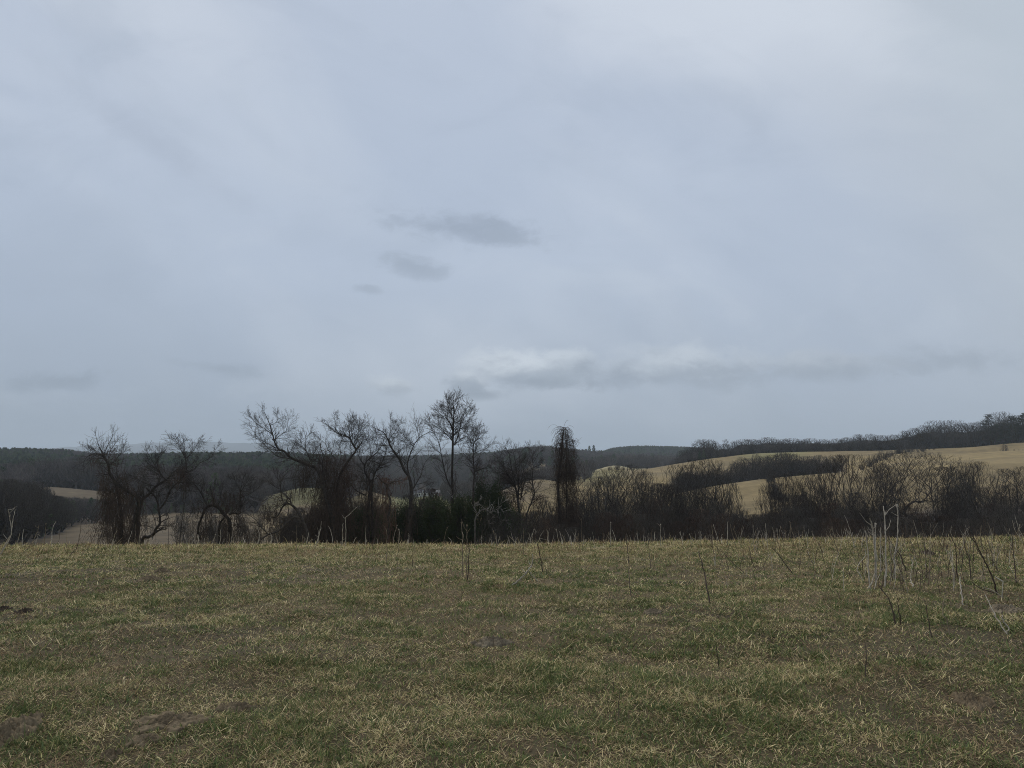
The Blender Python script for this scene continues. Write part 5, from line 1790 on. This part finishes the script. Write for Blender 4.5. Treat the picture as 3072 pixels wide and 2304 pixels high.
stalk([(155, 1642), (156, 1605), (158, 1584), (168, 1563)], PA, .011, 'broken pale stalk with a snapped slanting top in the left weeds', G, 1)
stalk([(176, 1640), (179, 1606), (182, 1588)], DA, .007, 'thin dark stalk right of the snapped one in the left weeds', G, 1)
stalk([(200, 1648), (201, 1605), (201, 1574)], TA, .007, 'upright stalk with a small head, fourth from right in the left weeds', G, 1, True)
stalk([(229, 1652), (238, 1610), (245, 1560)], DA, .008, 'long thin slanting dark stalk with a seed head left of the vine tree', G, 2, True)
stalk([(245, 1668), (262, 1645), (290, 1612)], TA, .006, 'pale stick lying at a slant in the grass left of the vine tree', G, 0)
stalk([(20, 1730), (70, 1680), (112, 1645)], TA, .007, 'long stem leaning right, low in the left weeds', G, 1)
stalk([(250, 1740), (275, 1690), (292, 1640)], TA, .006, 'thin bent stem in front of the left weeds', G, 1)
stalk([(340, 1622), (347, 1600), (352, 1592)], PA, .008, 'short slanting pale stalk at the foot of the vine tree, left one', G, 0)
stalk([(386, 1624), (392, 1606), (396, 1592)], PA, .008, 'short slanting pale stalk at the foot of the vine tree, middle one', G, 0)
stalk([(417, 1632), (418, 1612), (420, 1599)], PA, .013, 'stubby pale stalk right at the foot of the vine tree', G, 0)
stalk([(384, 1640), (388, 1625), (392, 1618)], DA, .008, 'short dark leaning stub in front of the vine tree', G, 1)
stalk([(505, 1654), (505, 1610), (506, 1556)], DA, .007, 'dark upright stalk between the vine tree and the sapling', G, 3)
stalk([(528, 1650), (528, 1622), (527, 1598)], DA, .006, 'short dark upright stalk in front of the sapling', G, 1)
stalk([(634, 1650), (633, 1630), (632, 1612)], DA, .006, 'thin dark stalk left one of a pair before the arched tree', G, 0)
stalk([(640, 1660), (640, 1635), (639, 1608)], DA, .006, 'thin dark stalk right one of a pair before the arched tree', G, 0)
stalk([(889, 1655), (889, 1610), (888, 1575)], TA, .006, 'pale thin stalk in front of the pointed arch', G, 1)
stalk([(947, 1640), (955, 1612), (962, 1585), (964, 1564)], PA, .009, 'tall slanting pale stalk in front of the shaggy vine mass', G, 1)
stalk([(952, 1625), (957, 1600), (960, 1586)], PA, .008, 'short pale stalk crossing the tall slanting one by the vine mass', G, 0)
stalk([(1000, 1640), (994, 1600), (986, 1578)], PA, .008, 'stalk bending left in front of the shaggy vine mass', G, 0)
stalk([(1027, 1640), (1028, 1600), (1029, 1570)], PA, .010, 'straight whitish stalk before the tree with reddish vines', G, 1)
stalk([(1036, 1640), (1038, 1590), (1036, 1556), (1046, 1545), (1072, 1520)], PA, .009, 'tall stalk with a branch slanting up right before the reddish vines', G, 3)
stalk([(1096, 1630), (1097, 1600), (1098, 1575)], PA, .008, 'thin pale stalk before the double-trunked crooked tree', G, 1)
stalk([(1160, 1692), (1161, 1640), (1160, 1583)], TA, .008, 'tall brownish stalk standing alone left of centre', G, 2)
stalk([(1180, 1625), (1184, 1600), (1191, 1578)], PA, .008, 'pale curved stalk of a pair left of centre', G, 0, True)
stalk([(1190, 1730), (1194, 1660), (1197, 1600)], TA, .006, 'thin leaning stalk just right of the tall brownish one', G, 2)
stalk([(1238, 1700), (1238, 1680), (1239, 1664)], DA, .008, 'short dark stub of a stalk left of centre', G, 0)
stalk([(1354, 1722), (1346, 1680), (1331, 1638)], TA, .006, 'slender stalk leaning left near the centre', G, 2)
stalk([(1388, 1735), (1387, 1690), (1388, 1620), (1384, 1572)], TA, .008, 'tall knobbly stalk with a pale tip in the centre', G, 4, True)
stalk([(1403, 1745), (1405, 1690), (1407, 1640), (1400, 1628)], DA, .009, 'thick dark stalk in the centre of the field', G, 3)
stalk([(1399, 1735), (1400, 1660), (1401, 1612), (1400, 1580)], TA, .007, 'thin stalk with a seed head next to the thick dark central one', G, 3, True)
stalk([(1571, 1668), (1571, 1625), (1571, 1584)], TA, .007, 'upright stalk right of centre at the crest', G, 1)
stalk([(1590, 1628), (1598, 1600), (1605, 1585)], PA, .009, 'pale stalk leaning right at the crest right of centre', G, 2)
stalk([(1536, 1758), (1560, 1738), (1582, 1714), (1597, 1692), (1598, 1662)], PA, .012, 'pale crooked fallen branch propped in the grass right of centre', G, 3)
stalk([(1612, 1745), (1598, 1728), (1586, 1714)], PA, .008, 'pale side piece of the crooked fallen branch right of centre', G, 1)
stalk([(1628, 1718), (1622, 1680), (1612, 1630), (1603, 1606)], DA, .009, 'dark bent stalk behind the pale fallen branch', G, 3, True)
stalk([(1625, 1630), (1618, 1615), (1640, 1620), (1650, 1624)], PA, .008, 'pale stem broken over flat at the crest right of centre', G, 0)
stalk([(1893, 1792), (1888, 1720), (1882, 1650), (1880, 1600)], DA, .006, 'thin dark stalk standing alone right of the broken-over stem', G, 2)
stalk([(1952, 1712), (1948, 1660), (1946, 1612)], DA, .006, 'thin dark curved stalk in the right half of the field', G, 3)
stalk([(1747, 1650), (1746, 1600), (1745, 1558)], TA, .007, 'tall thin stalk right of the shaggy snag', G, 1)
stalk([(1832, 1640), (1832, 1600), (1832, 1570)], PA, .008, 'pale headed stalk below the pale knoll', G, 1, True)
stalk([(1980, 1640), (1981, 1600), (1982, 1576)], PA, .008, 'pale headed stalk left of the reddish young tree', G, 1, True)
stalk([(2182, 1640), (2183, 1600), (2183, 1565)], PA, .008, 'tall pale stalk before the narrow grey bushy tree', G, 1)
stalk([(2129, 1812), (2118, 1745), (2104, 1680), (2094, 1652)], DA, .010, 'long dark crooked stalk leaning left, right of centre', G, 2)
stalk([(2236, 1724), (2200, 1690), (2170, 1660), (2145, 1638)], DA, .006, 'thin dark stem leaning far left', G, 2)
stalk([(2377, 1722), (2352, 1686), (2332, 1660), (2315, 1642)], DA, .010, 'thick dark stem leaning left at a steep slant', G, 2)
stalk([(2145, 1700), (2143, 1680), (2142, 1672)], PA, .009, 'short whitish double stub near the dark crooked stalk', G, 1)
stalk([(2157, 2012), (2153, 1970), (2150, 1935)], DA, .005, 'thin dark twig upright in the near grass right of centre', G, 1)
stalk([(2597, 2042), (2597, 1985), (2598, 1930)], DA, .005, 'thin dark twig upright in the near grass at right', G, 1)
stalk([(1852, 2182), (1857, 2110), (1860, 2050)], DA, .0035, 'thin dark twig near the bottom right of centre', G, 1)
stalk([(1838, 2090), (1839, 2060), (1840, 2046)], DA, .003, 'tiny dark twig left of the one near the bottom', G, 0)
stalk([(2582, 2000), (2548, 1930), (2520, 1880)], TA, .004, 'thin tan stem leaning left in the near grass at right', G, 1)
# right-hand stand of stalks
stalk([(2612, 1772), (2606, 1700), (2601, 1640), (2598, 1592)], PA, .010, 'leftmost pale stalk of the tall right-hand stand', G, 1)
stalk([(2627, 1760), (2626, 1690), (2622, 1610), (2614, 1570), (2609, 1554)], PA, .013, 'thick pale stalk curving left at its top in the tall right-hand stand', G, 2)
stalk([(2632, 1740), (2628, 1660), (2624, 1568)], PA, .009, 'thin pale stalk behind the thick curving one in the tall stand', G, 1)
stalk([(2656, 1764), (2657, 1690), (2657, 1610), (2654, 1560), (2650, 1518)], PA, .012, 'tallest pale stalk in the middle of the right-hand stand', G, 3)
stalk([(2682, 1740), (2684, 1680), (2690, 1630), (2693, 1580), (2694, 1540), (2692, 1524)], PA, .012, 'tall pale wavy stalk at the right of the tall stand', G, 3, True)
stalk([(2641, 1720), (2641, 1650), (2641, 1582)], PA, .009, 'short pale stalk between the two tallest of the stand', G, 1)
stalk([(2718, 1714), (2702, 1668), (2680, 1640), (2663, 1606), (2648, 1582)], DA, .011, 'dark stem leaning left across the tall pale stand', G, 3)
stalk([(2685, 1880), (2678, 1830), (2664, 1792), (2636, 1757)], DA, .009, 'dark bent stem at the foot of the tall pale stand', G, 2)
stalk([(2704, 1878), (2697, 1835), (2691, 1795)], DA, .008, 'dark upright stub right of the bent stem at the stand foot', G, 1)
stalk([(2605, 1768), (2618, 1740), (2626, 1712)], PA, .010, 'pale stub leaning right at the foot of the tall stand', G, 0)
stalk([(2590, 1745), (2572, 1700), (2604, 1660)], PA, .007, 'pale elbowed stem left of the tall stand', G, 1)
stalk([(2589, 1722), (2588, 1690), (2585, 1660)], DA, .007, 'dark stub left of the tall stand', G, 0)
stalk([(2671, 1758), (2672, 1720), (2673, 1688)], PA, .008, 'straight straw-coloured stub right of the tallest stalk', G, 0)
stalk([(2740, 1765), (2738, 1752), (2732, 1745), (2734, 1718)], PA, .008, 'small white crooked stub right of the tall stand', G, 0)
stalk([(2789, 1742), (2789, 1690), (2791, 1620)], TA, .012, 'thick grey stalk in the middle of the right weeds', G, 2)
stalk([(2779, 1738), (2778, 1690), (2774, 1640)], DA, .009, 'dark stalk touching the thick grey one', G, 2)
stalk([(2762, 1690), (2757, 1650), (2752, 1618)], DA, .007, 'thin dark stalk left of the thick grey one', G, 1)
stalk([(2871, 1738), (2870, 1690), (2868, 1650), (2859, 1620)], DA, .008, 'tall dark stalk leaning left in the right weeds', G, 2)
stalk([(2866, 1742), (2863, 1720), (2858, 1697)], DA, .010, 'thick dark stub at the foot of the tall left-leaning stalk', G, 0)
stalk([(2912, 1746), (2908, 1680), (2896, 1645), (2890, 1622)], DA, .009, 'dark branched stalk right of the tall left-leaning one', G, 4)
stalk([(2991, 1788), (2980, 1740), (2954, 1684), (2936, 1645), (2922, 1612)], DA, .011, 'long dark stem leaning far left near the right edge', G, 3)
stalk([(3049, 1756), (3044, 1700), (3038, 1650), (3037, 1618)], DA, .009, 'upright dark stalk nearest the right edge', G, 2)
stalk([(2922, 1690), (2921, 1650), (2920, 1610)], DA, .008, 'dark stalk with a thick knot in the right weeds', G, 2)
stalk([(2889, 1816), (2884, 1780), (2880, 1750), (2879, 1730)], PA, .010, 'pale grey stub in the nearer right weeds', G, 0)
stalk([(2944, 1750), (2947, 1720), (2950, 1690)], TA, .012, 'thick tan stub behind the pale grey one in the right weeds', G, 0)
stalk([(3022, 1908), (2990, 1852), (2970, 1815), (2957, 1783)], PA, .008, 'long pale fallen stem slanting to the lower right', G, 2)
stalk([(3024, 1898), (3026, 1885), (3010, 1860), (3005, 1845)], PA, .009, 'pale crooked stub beside the long fallen stem at right', G, 0)
stalk([(2850, 1910), (2838, 1860), (2828, 1836), (2833, 1795), (2842, 1775)], TA, .006, 'thin wavy tan stem in the nearer right weeds', G, 2)
stalk([(2795, 1918), (2784, 1850), (2776, 1800)], DA, .006, 'thin dark stem in the nearer right weeds', G, 2)
stalk([(2982, 1780), (2940, 1765), (2915, 1745)], DA, .008, 'dark stick lying almost flat near the right edge', G, 1)
stalk([(3010, 1800), (2985, 1775), (2950, 1762)], PA, .006, 'pale stick lying almost flat near the right edge', G, 0)
stalk([(3080, 1772), (3040, 1735), (2985, 1712)], TA, .008, 'brown stick slanting down to the right edge', G, 1)
stalk([(2100, 1640), (2101, 1618), (2102, 1594)], PA, .007, 'pale stalk on the crest before the large forked tree', G, 1)
stalk([(2566, 1650), (2556, 1610), (2543, 1570), (2533, 1546)], PA, .009, 'long pale stalk leaning left before the big dark vase tree', G, 1)
stalk([(2302, 1640), (2300, 1605), (2296, 1570)], PA, .008, 'pale stalk standing before the ochre slope', G, 1)
# many small ones along the crest
for i in range(110):
    sx = rk.uniform(430, 2560)
    dens = 1.0 if sx > 1500 else .6
    if rk.random() > dens: continue
    h = rk.uniform(10, 34) if rk.random() < .8 else rk.uniform(34, 58)
    Y = rk.uniform(21, 25.5)
    x = (sx - 1536) / FPX / 1.0066 * Y
    z = tz(x, Y)
    lean = rk.gauss(0, 5)
    hh = h / FPX * Y
    base = (x, Y, z)
    a, b, c_ = x, Y, z
    # pixels of the stem above its base
    bsy = 1152 + FPX * tan(PITCH - math.atan2(z - EYE, Y))
    stalk([(sx, bsy), (sx + lean * .3, bsy - h * .5 - 4), (sx + lean, bsy - h - 4)], rk.choice([PA, PA, PA, TA, TA, DA]), rk.uniform(.007, .011),
          'short dry weed stalk among those fringing the crest of the field', 'weed stalks along the crest', rk.randint(0, 2), rk.random() < .3, base=base)
for i in range(90):
    sx = rk.uniform(2120, 3090); 
    Y = rk.uniform(12, 26)
    x = (sx - 1536) / FPX / 1.0066 * Y; z = tz(x, Y)
    bsy = 1152 + FPX * tan(PITCH - math.atan2(z - EYE, Y))
    h = rk.uniform(.2, .75) * FPX / Y
    lean = rk.gauss(-4, 10)
    stalk([(sx, bsy), (sx + lean * .4, bsy - h * .5), (sx + lean, bsy - h)], rk.choice([DA, DA, DA, TA, PA]), rk.uniform(.004, .007),
          'thin dark weed stalk among the loose stand on the right of the field', 'thin stalks on the right of the field', rk.randint(0, 3), rk.random() < .2, base=(x, Y, z))
for i in range(24):
    sx = rk.uniform(-20, 620); Y = rk.uniform(14, 25)
    x = (sx - 1536) / FPX / 1.0066 * Y; z = tz(x, Y)
    bsy = 1152 + FPX * tan(PITCH - math.atan2(z - EYE, Y))
    h = rk.uniform(.12, .4) * FPX / Y; lean = rk.gauss(8, 12)
    stalk([(sx, bsy), (sx + lean * .4, bsy - h * .5), (sx + lean, bsy - h)], rk.choice([TA, TA, DA, PA]), rk.uniform(.004, .006),
          'small dry stem among the loose weeds at the left of the field', 'small stems at the left of the field', rk.randint(0, 2), base=(x, Y, z))

# past three hundred stalks: the thinnest rest along the crest and the right side as one mass
def thin_stalks():
    for nm, mat, seed, cnt in (('weed_stubble', STALK_PALE, 1, 300), ('weed_stubble', STALK_DARK, 2, 330)):
        rr = random.Random(seed)
        T = Tubes()
        for i in range(cnt):
            if rr.random() < (.75 if seed == 1 else .35):
                Y = rr.uniform(19, 26.5); sx = rr.uniform(300, 3100) if rr.random() < .35 else rr.uniform(1450, 2650)
                h = rr.uniform(.10, .26) if rr.random() < .7 else rr.uniform(.26, .5)
            else:
                Y = rr.uniform(10, 22); m_, sd_ = rr.choice([(2640, 55), (2640, 55), (2780, 45), (2900, 60), (3035, 60), (2350, 160)]); sx = rr.gauss(m_, sd_); h = rr.uniform(.15, .60)
            x = (sx - 1536) / FPX / 1.0066 * Y; z = tz(x, Y)
            lx, ly = rr.gauss(0, .22) * h, rr.gauss(0, .2) * h
            bx = rr.gauss(0, .03) * h
            pts = [(x, Y, z - .03), (x + lx * .3 + bx, Y, z + h * .35), (x + lx * .6 - bx, Y + ly * .5, z + h * .7), (x + lx, Y + ly, z + h)]
            r = rr.uniform(.003, .0065)
            T.add(pts, [r, r * .85, r * .7, r * .4], 3)
            if rr.random() < .5:
                a = rr.uniform(0, 6.28); l = h * .25
                T.add([pts[2], (pts[2][0] + cos(a) * l * .6, pts[2][1] + sin(a) * l * .6, pts[2][2] + l)], [r * .6, r * .3], 3)
        tag(link_mesh(nm, T.mesh(nm), mat), 'fine dry weed stems scattered along the crest and right side of the field' if seed == 1 else 'fine dark weed stems scattered along the crest and right side of the field', 'weeds', kind='stuff')


thin_stalks()

# ------------------------------------------------------------------ grass
def build_grass():
    rg = np.random.RandomState(9)
    Ps, Ls, Ws, Th, Ka, Ph, Cs = [], [], [], [], [], [], []

    def field(n, y0, y1, wfac, lfac):
        # tufts first, then blades round each tuft
        nt = n // 14
        y = np.sqrt(rg.uniform(y0**2, y1**2, nt)); s = rg.uniform(-1, 1, nt); x = s * (0.74 * y + 3.2)
        keep0 = (np.abs(x) < .74 * y + .3) | (rg.rand(nt) < .6)
        x, y = x[keep0], y[keep0]; nt = len(x)
        keep = np.ones(nt, bool)
        for (cx, cy, ax, ay, rot) in PATCHES:
            u = (x - cx) * cos(rot) + (y - cy) * sin(rot); v = -(x - cx) * sin(rot) + (y - cy) * cos(rot)
            keep &= ((u / ax)**2 + (v / ay)**2 > rg.uniform(.55, 1.1, nt)) | (rg.rand(nt) < .05)
        x, y = x[keep], y[keep]; nt = len(x)
        g = fbm(x * .55, y * .55, 1, 3); g2 = fbm(x * 2.2 + 40, y * 2.2, 3, 3); br = fbm(x * .8 + 80, y * .8, 5, 3); bare = fbm(x * 1.3 + 11, y * 1.3 + 7, 6, 3)
        far = sstep(y, 11, 25)
        g4 = fbm(x * 5 + 20, y * 5, 2, 2); g5 = fbm(x * 4.4 + 60, y * 4.4, 6, 2)
        pg = np.clip(sstep(g * .14 + g2 * .28 + g4 * .58, .36, .66) * (.64 - .34 * far) + .20, 0, 1)      # green share
        pb = np.clip(sstep(br * .18 + bare * .24 + g5 * .58, .42, .70) * (.62 - .50 * far) + .05, 0, 1)           # brown thatch share
        u = rg.rand(nt)
        kind = np.where(u < pg, 0, np.where(rg.rand(nt) < pb, 2, 1))
        cnt = np.where(kind == 2, 20, 14)
        cnt = np.maximum((cnt * rg.uniform(.5, 1.5, nt) * np.where(kind == 2, 1.0, 0.5 + 1.0 * sstep(bare, .66, .40))).astype(int), 1)
        ti = np.repeat(np.arange(nt), cnt)
        m = len(ti)
        rad = np.where(kind[ti] == 2, .09, .035) * wfac ** .5
        bx = x[ti] + rg.randn(m) * rad; by = y[ti] + rg.randn(m) * rad
        k = kind[ti]
        # within a tuft some blades are of another kind
        sw = rg.rand(m) < .25
        k = np.where(sw, rg.choice([0, 1, 1, 2], m), k)
        tuftsize = rg.uniform(.65, 1.35, nt)[ti] * (0.8 + .45 * sstep(g2[ti], .4, .7))
        L = np.select([k == 0, k == 1, k == 2], [rg.uniform(.022, .058, m), rg.uniform(.025, .078, m), rg.uniform(.03, .10, m)]) * tuftsize * lfac
        long_ = rg.rand(m) < .012
        L = np.where(long_, L * rg.uniform(1.6, 2.6, m), L)
        th = np.select([k == 0, k == 1, k == 2], [np.abs(rg.randn(m)) * .6 + .3, np.abs(rg.randn(m)) * .55 + .75, rg.uniform(1.0, 1.5, m)])
        th = th * (1 - .45 * sstep(y[ti], 12, 20))
        ka = np.select([k == 0, k == 1, k == 2], [rg.uniform(.1, 1.3, m), rg.uniform(-.2, 1.6, m), rg.uniform(-.3, .5, m)])
        Wd = np.select([k == 0, k == 1, k == 2], [rg.uniform(.0016, .0034, m), rg.uniform(.0013, .0030, m), rg.uniform(.0012, .0028, m)]) * wfac
        gr = np.array([[.080, .112, .036], [.122, .150, .052], [.200, .208, .078], [.100, .132, .056]])
        ta = np.array([[.46, .37, .20], [.57, .47, .27], [.34, .27, .14], [.39, .345, .165], [.30, .285, .115], [.60, .51, .30]])
        bw = np.array([[.17, .116, .066], [.25, .176, .10], [.34, .25, .15], [.125, .088, .054]])
        c = np.where((k == 0)[:, None], gr[rg.randint(0, 4, m)], np.where((k == 1)[:, None], ta[rg.randint(0, 6, m)], bw[rg.randint(0, 4, m)]))
        tuft_tone = rg.uniform(.72, 1.25, nt)[ti]
        c = c * (tuft_tone * rg.uniform(.70, 1.30, m))[:, None]
        bz = terrain(bx, by) - .004
        Ps.append(np.stack([bx, by, bz], 1)); Ls.append(L); Ws.append(Wd); Th.append(th); Ka.append(ka); Ph.append(rg.rand(m) * 2 * pi); Cs.append(c)

    field(470000, 2.4, 6.5, 1.1, 1.0)
    field(430000, 6.3, 11, 1.4, 1.0)
    field(380000, 10.8, 19, 2.1, 1.15)
    field(300000, 18.5, 33, 3.4, 1.2)
    field(22000, 18.5, 27, 2.6, 2.3)
    P = np.concatenate(Ps); L = np.concatenate(Ls)[:, None]; Wd = np.concatenate(Ws)[:, None]; th = np.concatenate(Th); ka = np.concatenate(Ka); ph = np.concatenate(Ph); C = np.concatenate(Cs)
    n = len(P)
    hd = np.stack([np.cos(ph), np.sin(ph), np.zeros(n)], 1)
    tw = ph + pi / 2 + np.random.RandomState(2).randn(n) * .5
    sd = np.stack([np.cos(tw), np.sin(tw), np.zeros(n)], 1)
    pts = [P]
    p = P
    for i in range(3):
        a = np.clip(th + ka * (i + .5) / 3, -.3, 1.62)
        p = p + (hd * np.sin(a)[:, None] + np.array([0, 0, 1]) * np.cos(a)[:, None]) * L / 3
        pts.append(p)
    V = np.stack([pts[0] - sd * Wd * .8, pts[0] + sd * Wd * .8, pts[1] - sd * Wd, pts[1] + sd * Wd, pts[2] - sd * Wd * .75, pts[2] + sd * Wd * .75, pts[3]], 1).reshape(-1, 3)
    b = (np.arange(n) * 7)[:, None]
    q1 = b + np.array([0, 1, 3, 2]); q2 = b + np.array([2, 3, 5, 4]); t3 = b + np.array([4, 5, 6])
    cols = np.repeat(C, 7, 0)
    me = np_mesh('grass', V, [np.concatenate([q1, q2]), t3], cols)
    m, nn = make_mat('grass_blades')
    vc = nn.new('ShaderNodeVertexColor', layer_name='tint')
    finish(m, nn, vc.outputs[0], .8, transl=.25)
    o = link_mesh('grass', me, m)
    tag(o, 'short winter pasture grass, straw and green tufts over brown thatch', 'grass', kind='stuff')
    print('blades', n)


build_grass()

# ------------------------------------------------------------------ haze
def build_haze():
    V, F = box_v(-24000, 24000, -500, 16000, -140, 470)
    me = bpy.data.meshes.new('haze'); me.from_pydata(V, [], F); me.update()
    m = bpy.data.materials.new('valley_haze'); m.use_nodes = True
    nt = m.node_tree; nt.nodes.clear()
    vol = nt.nodes.new('ShaderNodeVolumePrincipled')
    vol.inputs['Color'].default_value = (0.78, 0.89, 1.0, 1)
    vol.inputs['Density'].default_value = 0.00016
    vol.inputs['Anisotropy'].default_value = 0.0
    out = nt.nodes.new('ShaderNodeOutputMaterial')
    nt.links.new(vol.outputs[0], out.inputs['Volume'])
    tag(link_mesh('haze', me, m), 'thin blue winter haze lying over the valley', 'haze', kind='stuff')


build_haze()
